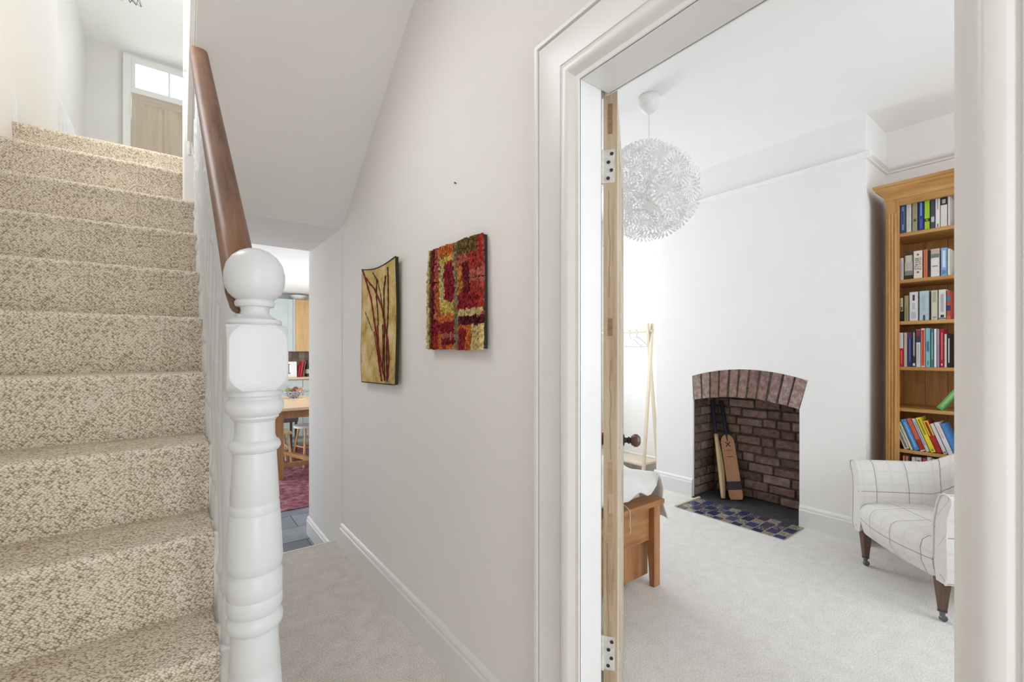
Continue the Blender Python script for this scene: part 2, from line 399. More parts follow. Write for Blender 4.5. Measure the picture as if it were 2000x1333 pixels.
# bedroom shell
w = MB().box(XA, XA + .1, -1.6, 3.79, 0, CEIL)
struct('wall_bedroom_far', w, M_room, 'white alcove wall behind the bookcase and clothes rail')
w = MB().box(2.3, 2.35, 3.65, 3.79, 0, CEIL).box(XR, 2.3, 3.655, 3.79, 2.3, CEIL).box(3.62, XA, 3.65, 3.79, 0, CEIL).box(2.35, 3.62, 3.65, 3.79, 0, .78).box(2.35, 3.62, 3.65, 3.79, 2.55, CEIL).box(XR, 2.3, 3.64, 3.652, 0, CEIL)
struct('wall_bedroom_window', w, M_room, 'bedroom wall holding the window')
struct('wall_bedroom_near', MB().box(XR, 1.85, -1.7, -1.6, 0, CEIL).box(3.65, XA, -1.7, -1.6, 0, CEIL).box(1.85, 3.65, -1.7, -1.6, 0, .8).box(1.85, 3.65, -1.7, -1.6, 2.5, CEIL), M_room)  # opening made up for the added bedroom fill
struct('ceiling_bedroom', MB().box(XR, XA + .1, -1.7, 3.79, CEIL, CEIL + .1), M_ceil, 'white bedroom ceiling')
wn = sroot('window_1', 'white sash window lighting the bedroom')
f = MB().box(2.35, 2.42, 3.68, 3.74, .78, 2.55).box(3.55, 3.62, 3.68, 3.74, .78, 2.55).box(2.42, 3.55, 3.68, 3.74, .78, .87).box(2.42, 3.55, 3.68, 3.74, 2.47, 2.55).box(2.42, 3.55, 3.67, 3.73, 1.62, 1.68)
f.build('window_frame', M_trim, wn)
# chimney breast with an arched opening
OY0, OY1 = 1.314, 2.130           # fireplace opening
def arc(ya, za, yb, zb, ym, zm, n=16):
    """circular-ish arc through three points as quadratic in y"""
    out = []
    for i in range(n + 1):
        t = i / n; y = ya + (yb - ya) * t
        L0 = (y - ym) * (y - yb) / ((ya - ym) * (ya - yb)); L1 = (y - ya) * (y - yb) / ((ym - ya) * (ym - yb)); L2 = (y - ya) * (y - ym) / ((yb - ya) * (yb - ym))
        out.append((y, za * L0 + zm * L1 + zb * L2))
    return out
outer = arc(2.145, 1.050, 1.255, 1.054, 1.70, 1.120)
inner = arc(OY1, .842, OY0, .842, 1.722, .892)
w = MB()
w.box(XB, XA, 2.145, BY1, 0, CEIL); w.box(XB, XA, BY0, 1.255, 0, CEIL)
for i in range(16):
    (ya, za), (yb, zb) = outer[i], outer[i + 1]
    w.loft([[(x, ya, za), (x, yb, zb), (x, yb, CEIL), (x, ya, CEIL)] for x in (XB, XA)])
w.loft([[(x, 2.145, 0), (x, OY1 + .006, 0), (x, OY1 + .006, .842), (x, 2.145, 1.05)] for x in (XB, XB + .02)])
w.loft([[(x, 1.255, 0), (x, OY0 - .006, 0), (x, OY0 - .006, .842), (x, 1.255, 1.054)] for x in (XB, XB + .02)])
struct('wall_chimney_breast', w, M_room, 'white chimney breast around the brick fireplace')

# skirting boards
SKP = [(0, 0), (.018, 0), (.018, .118), (.0135, .126), (.0135, .136), (.009, .146), (.004, .152), (0, .152)]
def skirting(name, p, q, out, mat=M_trim, h=1.0, label=None, z0=0, parts=None):
    """straight skirting from p to q (xy) with the profile pushed towards 'out'"""
    w = parts or MB()
    o = Vector((*out, 0))
    w.loft([[Vector((a[0], a[1], z0)) + o * d + Vector((0, 0, z * h)) for d, z in SKP] for a in (p, q)])
    if parts is None: return struct(name, w, mat, label)
skirting('baseboard_hall', (XH, DY1 + .157), (XH, 2.935), (-1, 0), M_trimw, 1.08, 'off-white hall skirting board')
skirting('baseboard_passage', (.853, 3.08), (.853, 3.79), (-1, 0), M_trimw, .92, 'white skirting beside the kitchen step', z0=KZ)
w = MB()
for p, q, o in (((XB, BY0 - .018), (XB, OY0 - .008), (-1, 0)), ((XB, OY1 + .008), (XB, BY1 + .018), (-1, 0)), ((XB, BY1), (XA, BY1), (0, 1)), ((XB, BY0), (XA, BY0), (0, -1)),
                ((XA, BY1), (XA, 3.64), (-1, 0)), ((XA, -1.6), (XA, BY0), (-1, 0)), ((XR, 3.64), (XA, 3.64), (0, -1)), ((XR, -1.6), (XR, DY0 - .14), (1, 0)), ((XR, DY1 + .16), (XR, 3.64), (1, 0))):
    skirting('', p, q, o, parts=w, h=1.02)
struct('baseboard_bedroom', w, M_trim, 'white bedroom skirting board')
# picture rail
PRP = [(0, 0), (.012, .004), (.012, .014), (.030, .026), (.034, .036), (.022, .044), (0, .046)]
w = MB()
for p, q, o in (((XB, BY0 - .03), (XB, BY1 + .03), (-1, 0)), ((XB, BY1), (XA, BY1), (0, 1)), ((XB - .0, BY0), (XA, BY0), (0, -1)), ((XA, BY1), (XA, 3.64), (-1, 0)), ((XA, -1.6), (XA, BY0), (-1, 0)), ((XR, 3.64), (XA, 3.64), (0, -1))):
    ov = Vector((*o, 0))
    w.loft([[Vector((a[0], a[1], 2.52)) + ov * d + Vector((0, 0, z)) for d, z in PRP] for a in (p, q)])
struct('trim_picture_rail', w, M_room, 'white picture rail running round the bedroom')
# bedroom doorway: lining, stop and moulded architraves
dl = sroot('trim_doorway', 'white moulded door surround on the hall wall')
MB().box(XH - .004, .942, DY1, DY1 + .032, 0, DZ + .022).box(.942, XR + .004, DY1 + .027, DY1 + .032, 0, DZ + .022).box(XH - .004, XR + .004, DY0 - .022, DY0, 0, DZ + .022).box(XH - .004, XR + .004, DY0, DY1, DZ, DZ + .022).build('door_lining', M_trim, dl, bevel=.002)
AP = [(.000, .000), (.000, .007), (.010, .009), (.016, .014), (.022, .022), (.030, .027), (.042, .028), (.050, .025), (.056, .018), (.057, .012), (.061, .012), (.063, .015), (.110, .019), (.128, .024), (.137, .027), (.138, .021), (.142, .021), (.143, .031), (.152, .033), (.157, .030), (.157, 0)]
def architrave(name, xf, sgn, mat):
    w = MB(); rings = []
    yj = DY1 if sgn > 0 else DY1 + .030
    rings.append([(xf - sgn * p, yj + a, 0) for a, p in AP]); rings.append([(xf - sgn * p, yj + a, DZ + a) for a, p in AP])
    rings.append([(xf - sgn * p, DY0 - a, DZ + a) for a, p in AP]); rings.append([(xf - sgn * p, DY0 - a, 0) for a, p in AP])
    w.loft(rings); return w.build(name, mat, dl, smooth=28)
architrave('architrave', XH, 1, M_trimw)
architrave('architrave', XR, -1, M_trim)

# ------------------------------------------------------------ staircase
st = sroot('staircase', 'carpeted staircase with white painted tread ends')
for n in range(1, 12):
    z0, z1 = (n - 1) * RISE, n * RISE
    yb = SYn(n + 1) if n < 11 else YLAND
    xr = .135 if n >= 3 else .075
    MB().box(XL, xr, SYn(n) + .028, yb + .04, max(0, z0 - .25), z1 - .012).build('step', M_trimw, st, bevel=.003)
def nose_profile(y, z0, z1, yb):
    pr = [(y + .015, z0 - .002), (y + .0148, z1 - .095), (y + .0115, z1 - .062), (y + .0045, z1 - .034)]
    for k in range(0, 7):
        t = R(200 - k * 18.3); pr.append((y + .0165 + .0165 * math.cos(t), z1 - .0165 + .0165 * math.sin(t)))
    pr += [(y + .06, z1 + .001), (yb + .016, z1)]
    return pr
def carpet_step(y, z0, z1, yb, x0, x1, parent, name='stair_carpet'):
    pr = nose_profile(y, z0, z1, yb)
    ln = [0]
    for a, b in zip(pr, pr[1:]): ln.append(ln[-1] + math.hypot(b[0] - a[0], b[1] - a[1]))
    xs = [x0, x1 - .012, x1 - .004, x1, x1 - .002]
    ins = [0, 0, .002, .007, .016]
    w = MB(); rings = []
    cy, cz = y + .05, z1 - .05
    for x, i in zip(xs, ins):
        rg = []
        for j, (a, b) in enumerate(pr):
            # push the last sections in to round the cut edge
            if j <= 3: a += i
            elif j >= len(pr) - 2: b -= i
            else: a += i * .7; b -= i * .7
            rg.append((x, a, b))
        rings.append(rg)
    w.loft(rings, closed=False)
    o = w.build(name, M_scarp, parent, smooth=60)
    me = o.data; ul = me.uv_layers.new(name='UVMap')
    m = len(pr); off = random.uniform(0, .3)
    for lp in me.loops:
        vi = lp.vertex_index
        ul.data[lp.index].uv = (me.vertices[vi].co.x + off, ln[vi % m])
    return o
for n in range(1, 12):
    carpet_step(SYn(n), (n - 1) * RISE, n * RISE, SYn(n + 1) if n < 11 else YLAND, XL + .001, .083, st)
carpet_step(YLAND, 11 * RISE, ZLAND, YLAND + .3, XL + .001, .05, st)
# closed spandrel below the outer ends
sp = [(1.2, 0)] + [(SYn(3) + .03, 3 * RISE - .05)] + [(SYn(11) + .2, 11 * RISE - .05)] + [(2.94, 2.04), (2.94, 0)]
struct('wall_under_stairs', MB().prism([(1.13, 0), (1.13, .40), (SYn(11), 11 * RISE - .25), (2.94, 11 * RISE - .22), (2.94, 0)], 'x', .105, .13), M_trimw, 'white panelling under the stairs')

bn = thing('banister', 'white turned newel and balusters with a varnished mahogany handrail', 'banister', (.133, 1.05, 0))
NX, NY = .133, 1.05
def zn(v): return EYE - (v - V0) * .917 / F_PX
prof_v = [(486, .004), (488, .016), (493, .028), (503, .041), (518, .051), (535, .0552), (548, .0555), (562, .0535), (575, .047), (583, .039), (587, .033),
          (588, .0345), (592, .0365), (596, .0365), (600, .034), (601, .027), (608, .0255), (614, .027), (620, .033), (624, .041), (626, .048), (632, .050), (636, .048), (640, .047)]
low_v = [(755, .047), (760, .0505), (771, .0505), (774, .047), (778, .0465), (782, .051), (790, .0535), (800, .053), (808, .048), (811, .0435), (815, .0435), (818, .040), (822, .0365), (835, .0355), (850, .037),
         (857, .039), (861, .0445), (867, .0475), (872, .0475), (878, .044), (881, .0395), (900, .0405), (975, .0448), (977, .0438), (981, .0438), (983, .0452), (996, .046), (998, .045), (1001, .0465), (1050, .0495), (1090, .0515), (1103, .0505), (1110, .046),
         (1113, .0475), (1117, .0505), (1140, .051), (1157, .0505), (1158, .0498), (1160, .0508), (1180, .051), (1187, .0485), (1191, .045), (1195, .048), (1202, .0515), (1212, .0515), (1220, .0485), (1224, .043), (1260, .044), (1291, .047), (1293, .0462), (1310, .0468), (1312, .0475), (1360, .051), (1420, .054)]
top = [(zn(v), r) for v, r in prof_v][::-1]; low = [(zn(v), r) for v, r in low_v][::-1]
zb = low[0][0]
np_ = MB().lathe([(zb - .012, .05)] + low, (0, 0, 0), 40).build('newel_post', M_newel, bn, smooth=35)
MB().lathe(top, (0, 0, 0), 40).build('newel_cap', M_newel, bn, smooth=35)
blk = MB()
hw = .0535; zt, zl = zn(637), zn(761)
secs = []
for k in range(13):                                  # square block whose ends are rounded like a turner's pommel
    t = k / 12; z = zl + (zt - zl) * t
    e = min(t, 1 - t) * (zt - zl); cut = .004 + max(0, (.030 - e)) ** 2 * 26
    cut = min(cut, .026); a = hw
    secs.append([(sx * (a - (cut if i else 0)), sy * (a - (0 if i else cut)), z) for sx, sy, fl in ((1, 1, 0), (-1, 1, 1), (-1, -1, 0), (1, -1, 1)) for i in ((0, 1) if not fl else (1, 0))])
blk.loft(secs); blk.build('newel_block', M_newel, bn, bevel=.0012, smooth=30)
MB().box(-hw, hw, -hw, hw, 0, zb).build('newel_base', M_newel, bn, bevel=.004)
# handrail: rounded profile swept up the flight
def rail_prof(x, w=.066, h=.062):
    pts = []
    for k in range(20):
        t = 2 * math.pi * k / 20; c_, s_ = math.cos(t), math.sin(t)
        px = math.copysign(abs(c_) ** .62, c_) * w / 2; pz = math.copysign(abs(s_) ** .7, s_) * h / 2
        if pz < -.005: px *= .86
        pts.append((px, pz))
    return pts
RA = Vector((.1163, 1.082, 1.373)); RB = Vector((.084, 2.29, 2.498))
w = MB(); rings = []
for i in range(9):
    c = RA.lerp(RB, i / 8)
    rings.append([(c.x + px - NX, c.y - NY, c.z + pz * 1.36) for px, pz in rail_prof(0)])
w.loft(rings); w.build('handrail', M_rail, bn, smooth=50)
# balusters, two on each tread
def baluster(y, zb, ztop, x):
    H = ztop - zb
    lowp = [(0, .017), (.10, .017), (.105, .0145), (.115, .0145), (.125, .019), (.14, .020), (.155, .016), (.17, .0135)]
    midp = [(H * .5, .0185), (H * .5 + .012, .020), (H * .5 + .028, .0145), (H * .5 + .05, .017)]
    topp = [(H - .20, .0125), (H - .185, .0185), (H - .17, .0185), (H - .155, .0135), (H - .145, .017), (H - .13, .017), (H, .016)]
    return MB().lathe([(a, b) for a, b in lowp + midp + topp], (x - NX, y - NY, zb), 12).build('baluster', M_newel, bn, smooth=40)
for n in range(3, 11):
    for d in (.055, .155):
        y = SYn(n) + d
        if y < 1.16 or y > 2.62: continue
        t = (y - RA.y) / (RB.y - RA.y); rl = RA.lerp(RB, t)
        ztop = rl.z - .034
        # beneath the upper string the balusters die into its underside
        if y > 2.28: ztop = min(ztop, 2.85 + (1.84 - y) * .7252)
        if ztop - n * RISE < .3: continue
        baluster(y, n * RISE - .012, ztop, max(.104 - (y - 1.16) * .010, .09))
# landing newel
ln_ = MB()
lx, ly = .076, 2.715
LP = thing('landing_newel', 'cream fluted newel post at the top of the stairs', 'newel post', (lx, ly, 10 * RISE - .01))
z0 = 10 * RISE - .01
MB().box(-.042, .042, -.042, .042, .0, .52).build('lower_block', M_trimw, LP, bevel=.008)
MB().lathe([(.52, .040), (.53, .044), (.545, .044), (.555, .036), (.57, .034), (.60, .041), (.625, .041), (.635, .034), (.65, .040), (.66, .040)], (0, 0, 0), 24).build('turned_collar', M_trimw, LP, smooth=40)
MB().box(-.040, .040, -.040, .040, .66, 1.7).build('upper_block', M_trimw, LP, bevel=.006)
for dx in (-.018, 0, .018):
    MB().box(dx - .005, dx + .005, -.0445, -.039, .70, .98).build('flute', M_trimw, LP, bevel=.002)
    MB().box(dx - .005, dx + .005, -.0465, -.041, .25, .48).build('flute', M_trimw, LP, bevel=.002)

# ------------------------------------------------------------ landing: door with fanlight, skirting, radiator, star lantern
skirting('baseboard_landing', (XL, YLAND + .001), (XL, 4.2), (1, 0), M_trim, .95, 'white landing skirting', z0=ZLAND - .006)
d1 = sroot('door_2', 'faded panelled pine door below a fanlight on the landing', (-.403, 6.985, ZLAND - .006))
DW, DH = .71, 1.99
def panel_door(root, Wd, H, T, ms, mr, mp, y0=0., rails=((0, .20), (.80, .98), (1.0, 1.0)), split=True):
    s = .10
    zr = [(0, .20), (.78, .93), (H - .10, H)]
    for x0, x1 in ((0, s), (Wd - s, Wd)): MB().box(x0, x1, y0 - T, y0, 0, H).build('stile', ms, root, bevel=.002)
    for a, b in zr: MB().box(s, Wd - s, y0 - T, y0, a, b).build('rail', mr, root, bevel=.002)
    c0, c1 = Wd / 2 - .045, Wd / 2 + .045
    for (a, b) in ((.20, .78), (.93, H - .10)):
        MB().box(c0, c1, y0 - T, y0, a, b).build('muntin', ms, root, bevel=.002)
        for x0, x1 in ((s, c0), (c1, Wd - s)):
            w = MB().box(x0, x1, y0 - T * .62, y0 - T * .38, a, b)
            p = w.build('panel', mp, root)
            for yy, sg in ((y0 - T * .62, -1), (y0 - T * .38, 1)):
                w = MB(); m = .022; e = T * .30
                o_ = [(x0, a), (x1, a), (x1, b), (x0, b)]; i_ = [(x0 + m, a + m), (x1 - m, a + m), (x1 - m, b - m), (x0 + m, b - m)]
                for k in range(4):
                    k2 = (k + 1) % 4
                    P = lambda q, d: (q[0], yy + sg * d, q[1])
                    w.add([P(o_[k], 0), P(o_[k2], 0), P(i_[k2], 0), P(i_[k], 0), P(o_[k], e), P(o_[k2], e)], [(0, 1, 2, 3), (4, 5, 2, 3), (0, 4, 3), (1, 5, 2), (0, 1, 5, 4)])
                w.build('panel_moulding', ms, p)
panel_door(d1, DW, DH, .04, M_ldoor, M_ldoorh, M_ldoor)
fr = sroot('trim_landing_door', 'white door frame and fanlight surround on the landing')
def frame_boxes(m, x0, x1, z0, z1):
    return m
zT = ZLAND + DH
m = MB()
m.box(-.48, -.405, 6.955, 7.0, ZLAND, 4.80).box(.309, .385, 6.955, 7.0, ZLAND, 4.80)
m.box(-.405, .309, 6.965, 7.02, zT, zT + .075)
m.box(-.405, .309, 6.965, 7.02, 4.715, 4.80)
m.box(-.405, -.366, 6.965, 7.02, zT + .075, 4.715).box(.27, .309, 6.965, 7.02, zT + .075, 4.715)
m.box(-.056, -.036, 6.97, 7.015, zT + .075, 4.715)
m.build('door_frame', M_trim, fr, bevel=.003)
def glass_mat():
    m, nt, b = nmat('frosted_glass'); b.inputs['Base Color'].default_value = (.95, .96, .95, 1)
    b.inputs['Roughness'].default_value = .35; b.inputs['Transmission Weight'].default_value = .9
    f = noise(nt, coords(nt), 60, 2); bump(nt, b, f, .1, .002)
    return m
M_glass = glass_mat()
for x0, x1 in ((-.366, -.056), (-.036, .27)):
    MB().box(x0, x1, 6.992, 6.998, zT + .075, 4.715).build('pane', M_glass, fr)
area('daylight_behind_fanlight', (-.05, 7.5, 4.55), (R(-90), 0, 0), .9, .6, 14, (1, .985, .95))
rd = thing('radiator', 'white panel radiator on the landing wall', 'radiator', (-.728, 4.62, ZLAND + .12))
m = MB().box(-.012, .012, 0, .95, 0, .78)
for k in range(19): m.box(.012, .018, .02 + k * .05, .045 + k * .05, .03, .75)
m.build('front_panel', M_trim, rd, bevel=.002)
MB().box(-.055, -.038, .01, .94, .03, .62).build('rear_panel', M_trim, rd, bevel=.002)
for yy in (.15, .8): MB().box(-.071, -.012, yy, yy + .03, .1, .6).build('bracket', M_trim, rd)
MB().tube([(-.02, -.02, -.126), (-.02, -.02, .05), (-.02, .01, .06)], .008).build('pipe', M_trim, rd, smooth=60)
# star lantern
sl_ = thing('star_lantern', 'black wire star lantern hanging above the landing', 'lantern', (-.305, 5.0, 4.365))
t_ = (1 + 5 ** .5) / 2
ico = [Vector(p).normalized() for p in ((-1, t_, 0), (1, t_, 0), (-1, -t_, 0), (1, -t_, 0), (0, -1, t_), (0, 1, t_), (0, -1, -t_), (0, 1, -t_), (t_, 0, -1), (t_, 0, 1), (-t_, 0, -1), (-t_, 0, 1))]
fcs = [(0, 11, 5), (0, 5, 1), (0, 1, 7), (0, 7, 10), (0, 10, 11), (1, 5, 9), (5, 11, 4), (11, 10, 2), (10, 7, 6), (7, 1, 8), (3, 9, 4), (3, 4, 2), (3, 2, 6), (3, 6, 8), (3, 8, 9), (4, 9, 5), (2, 4, 11), (6, 2, 10), (8, 6, 7), (9, 8, 1)]
for f in fcs:
    c = (ico[f[0]] + ico[f[1]] + ico[f[2]]).normalized() * .135
    m = MB()
    for k in range(3):
        m.tube([c, ico[f[k]] * .075], .0017, 5); m.tube([ico[f[k]] * .075, ico[f[(k + 1) % 3]] * .075], .0015, 5)
    m.build('wire_point', M_wiref, sl_)
MB().tube([(0, 0, .075), (0, 0, .47)], .002, 6).lathe([(.45, .03), (.47, .034), (.474, .034)], (0, 0, 0), 16).build('hanging_cord', M_wiref, sl_)

# ------------------------------------------------------------ bedroom door leaf (stands open into the room)
LA = math.atan2(.607, .795)
dr = sroot('door_1', 'stripped pine door standing open with painted hinges', (.969, .848, .008), (0, 0, LA))
LW, LH, LT = .72, 1.985, .038
panel_door(dr, LW, LH, LT, M_pine_face, M_pine_face, M_pine_face)
MB().box(-.0015, 0, -LT, 0, 0, LH).build('door_edge', M_pine_old, dr)
M_tenon = wood('tenon_end_grain', (.36, .24, .13), (.50, .36, .21), 'y', 2, .7)
M_tenond = wood('tenon_dark', (.20, .12, .06), (.34, .22, .12), 'y', 2, .7)
for za, zb_, mt in ((1.86, 1.945, M_tenond), (.845, .935, M_tenon), (.69, .79, M_tenon), (1.29, 1.34, M_tenond), (.06, .16, M_tenon)):
    MB().box(-.0024, -.001, -.025, -.012, za, zb_).build('tenon_end', mt, dr)
for x_, za, zb_ in ((-.019, .94, 1.22), (-.012, .44, .83), (-.017, 1.40, 1.70)):
    pts = [(-.0017, x_ + random.uniform(-.003, .003), za + (zb_ - za) * k / 8) for k in range(9)]
    MB().tube(pts, .0007, 4).build('crack', M_tenond, dr)
for zc in (1.768, .396):
    h = MB().box(-.0045, -.0012, -.031, -.001, zc - .047, zc + .047).build('hinge', M_hinge, dr, bevel=.001)
    MB().lathe([(zc - .048, .0055), (zc + .048, .0055)], (-.004, .004, 0), 10).build('knuckle', M_hinge, h, smooth=40)
    for k, (yy, dz) in enumerate(((-.023, .034), (-.014, .011), (-.022, -.012), (-.013, -.034))):
        s_ = MB().lathe([(0, .0052), (.0012, .0045)], (0, 0, 0), 10, 'x').xf(Matrix.Translation((-.0056, yy, zc + dz)))
        s_.build('screw', M_iron, h)
kn = MB().lathe([(0, .024), (.004, .024), (.006, .012), (.014, .010), (.022, .016), (.028, .011)], (LW - .075, 0, 0), 16, 'y')
for sg, y0 in ((-1, -LT), (1, 0)):
    k1 = MB().lathe([(0, .024), (.004, .024), (.006, .012), (.016, .010), (.022, .016), (.030, .011)], (0, 0, 0), 16, 'y')
    k2 = MB().lathe([(.028, .010), (.034, .020), (.046, .0275), (.058, .0265), (.068, .018), (.071, .008)], (0, 0, 0), 8, 'y')
    for mm in (k1, k2):
        mm.v = [Vector((p.x + LW - .07, p.y * sg + y0, p.z + .875)) for p in mm.v]
    q = k1.build('knob_neck', M_iron, dr, smooth=40); k2.build('knob', M_bronze, dr)

# ------------------------------------------------------------ wall hangings in the hall
YH = thing('wall_hanging', 'yellow textile hanging with red stitched stems and dark edge', 'wall hanging', (XH, 2.23, 1.09))
def yel():
    m, nt, b = nmat('mustard_felt'); v = coords(nt)
    f = noise(nt, v, 8, 6, .65); g = noise(nt, v, 160, 2)
    h = mathn(nt, 'ADD', mathn(nt, 'MULTIPLY', f, .85), mathn(nt, 'MULTIPLY', g, .15))
    lk(nt, ramp(nt, h, [(.36, (.24, .14, .035)), (.45, (.50, .34, .10)), (.54, (.66, .48, .19)), (.64, (.72, .59, .34))]), b.inputs['Base Color'])
    b.inputs['Roughness'].default_value = .95; bump(nt, b, g, .5, .004); return m
M_yel = yel(); M_stitch = cloth('dark_red_wool', (.20, .03, .025), 300, .9, .2); M_stitch2 = cloth('plum_wool', (.085, .03, .02), 300, .9, .2)
M_edge = cloth('charcoal_binding', (.045, .04, .035), 200, .9, .2)
# corners in (y offset from 2.23, z offset from 1.09); s runs from the stair side to the doorway side
cq = {(0, 0): (.247, .0), (1, 0): (-.233, .010), (0, 1): (.249, .625), (1, 1): (-.234, .614)}
def yq(s, t, d=0.):
    y = (cq[0, 0][0] * (1 - s) + cq[1, 0][0] * s) * (1 - t) + (cq[0, 1][0] * (1 - s) + cq[1, 1][0] * s) * t
    z = (cq[0, 0][1] * (1 - s) + cq[1, 0][1] * s) * (1 - t) + (cq[0, 1][1] * (1 - s) + cq[1, 1][1] * s) * t
    z -= .022 * math.sin(math.pi * s) * t; y += .006 * math.sin(t * 9) * (1 - s)
    return (-.014 - d - .004 * math.sin(5 * t + 2 * s), y, z)
w = MB(); NS, NT = 12, 18
fr_ = [yq(i / NS, j / NT, .014) for j in range(NT + 1) for i in range(NS + 1)]
w.add(fr_, [(j * (NS + 1) + i, j * (NS + 1) + i + 1, (j + 1) * (NS + 1) + i + 1, (j + 1) * (NS + 1) + i) for j in range(NT) for i in range(NS)])
w.build('felt_face', M_yel, YH, smooth=60)
rim = [(i / NS, 0) for i in range(NS)] + [(1, j / NT) for j in range(NT)] + [(1 - i / NS, 1) for i in range(NS)] + [(0, 1 - j / NT) for j in range(NT)]
w = MB(); w.loft([[yq(s, t, .0155) for s, t in rim], [yq(s, t, .0) for s, t in rim]], caps=False)
w.build('binding', M_edge, YH)
w = MB(); loop = [yq(s, t, .0145) for s, t in rim]; w.tube(loop[0:NS + NT + 1 + NS], .0028, 5); w.build('edge_cord', M_edge, YH)
stems = [([(.02, 1), (.12, .93), (.30, .75), (.40, .55), (.55, .3), (.62, .1), (.66, .02)], M_stitch, .0034), ([(.13, .93), (.42, .82), (.62, .65), (.70, .5), (.80, .35), (.84, .2), (.82, .05)], M_stitch, .0036),
         ([(.36, .97), (.48, .9), (.46, .75), (.50, .6), (.52, .5)], M_stitch2, .002), ([(.50, .9), (.58, .76), (.62, .66)], M_stitch2, .0016), ([(.74, .9), (.68, .8), (.67, .6), (.70, .4), (.72, .2), (.74, .03)], M_stitch2, .0026),
         ([(.80, .96), (.80, .85), (.79, .7), (.78, .55), (.76, .4), (.78, .2), (.80, .02)], M_stitch2, .0024), ([(.12, .62), (.25, .53), (.35, .46)], M_stitch2, .0012), ([(.50, .5), (.56, .3), (.66, .15), (.74, .03)], M_stitch, .003), ([(.64, .5), (.68, .3), (.68, .1)], M_stitch, .0022), ([(.40, .45), (.52, .28), (.60, .1)], M_stitch, .0014)]
for pts, mt, rr in stems:
    P = []
    for a, b in zip(pts, pts[1:]):
        for k in range(6):
            u = k / 6; P.append((a[0] + (b[0] - a[0]) * u, a[1] + (b[1] - a[1]) * u))
    P.append(pts[-1])
    w = MB().tube([yq(s, t, .0165) for s, t in P], [rr * 1.35 * (1 + .3 * math.sin(i * 2.2)) for i in range(len(P))], 6)
    w.build('stitched_stem', mt, YH, smooth=60)

RH = thing('wall_hanging', 'red and orange tufted patchwork hanging beside the bedroom doorway', 'wall hanging', (XH, 1.46, 1.265))
TC = {'cream': (.58, .46, .20), 'maroon': (.16, .018, .022), 'red': (.36, .045, .035), 'pink': (.42, .12, .09), 'orange': (.56, .15, .04), 'amber': (.55, .21, .05), 'yellow': (.56, .44, .10),
      'olive': (.15, .10, .035), 'stone': (.27, .20, .12), 'crimson': (.25, .02, .03), 'plum': (.085, .012, .02), 'rust': (.42, .11, .035)}
TM = {}
for k, c in TC.items():
    m, nt, b = nmat('tuft_' + k); f = noise(nt, coords(nt), 75, 3)
    lk(nt, ramp(nt, f, [(.36, tuple(x * .5 for x in c)), (.5, tuple(x * .88 for x in c)), (.68, tuple(min(1, x * 1.3 + .02) for x in c))]), b.inputs['Base Color'])
    b.inputs['Roughness'].default_value = .95; b.inputs['Specular IOR Level'].default_value = .05
    TM[k] = m
blocks = [(0, 1, 0, 1, 'red'), (0, .06, 0, 1, 'cream'), (.055, .10, 0, 1, 'olive'), (.09, .175, 0, 1, 'maroon'), (.17, .30, 0, .72, 'pink'), (.24, .55, 0, .10, 'orange'), (.26, .55, .10, .16, 'yellow'), (.19, .28, .3, .72, 'rust'),
          (.27, .37, .16, .58, 'cream'), (.36, .55, .17, .54, 'crimson'), (.28, .53, .54, .66, 'yellow'), (.25, .53, .66, .735, 'orange'), (.13, .54, .735, .84, 'crimson'), (.13, .22, .84, 1, 'red'), (.22, .30, .84, 1, 'orange'),
          (.30, .54, .84, .90, 'pink'), (.30, .54, .90, .95, 'maroon'), (.38, .54, .95, 1, 'orange'), (.60, .93, 0, .125, 'olive'), (.60, .78, .125, .22, 'pink'), (.78, 1, .125, .28, 'red'), (.59, .69, .24, .48, 'amber'),
          (.69, .80, .2, .5, 'maroon'), (.80, 1, .28, .40, 'pink'), (.80, .98, .40, .52, 'red'), (.60, .92, .50, .63, 'crimson'), (.60, 1, .63, .70, 'cream'), (.60, 1, .70, .775, 'plum'), (.60, .83, .775, .82, 'orange'),
          (.60, .74, .82, 1, 'crimson'), (.74, .83, .82, 1, 'orange'), (.83, 1, .775, 1, 'cream'), (.535, .60, 0, 1, 'stone')]
RW_, RHt = .395, .392
def rq(s, t, d=0.):
    top = .400 - .012 * s + (.004 if s > .6 else 0) ; bot = .004 - .004 * s
    z = top + (bot - top) * t
    y = .205 - RW_ * s + .012 * (t - .5) * (1 - s) - .010 * t * s
    return Vector((-.006 - d - .004 * math.sin(4 * s + 3 * t), y, z))
w = MB(); w.loft([[rq(s, t, .016) for s, t in ((0, 0), (1, 0), (1, 1), (0, 1))], [rq(s, t, 0) for s, t in ((0, 0), (1, 0), (1, 1), (0, 1))]])
w.build('hessian_backing', M_edge, RH)
tuf = {}
NSx, NTz = 54, 46
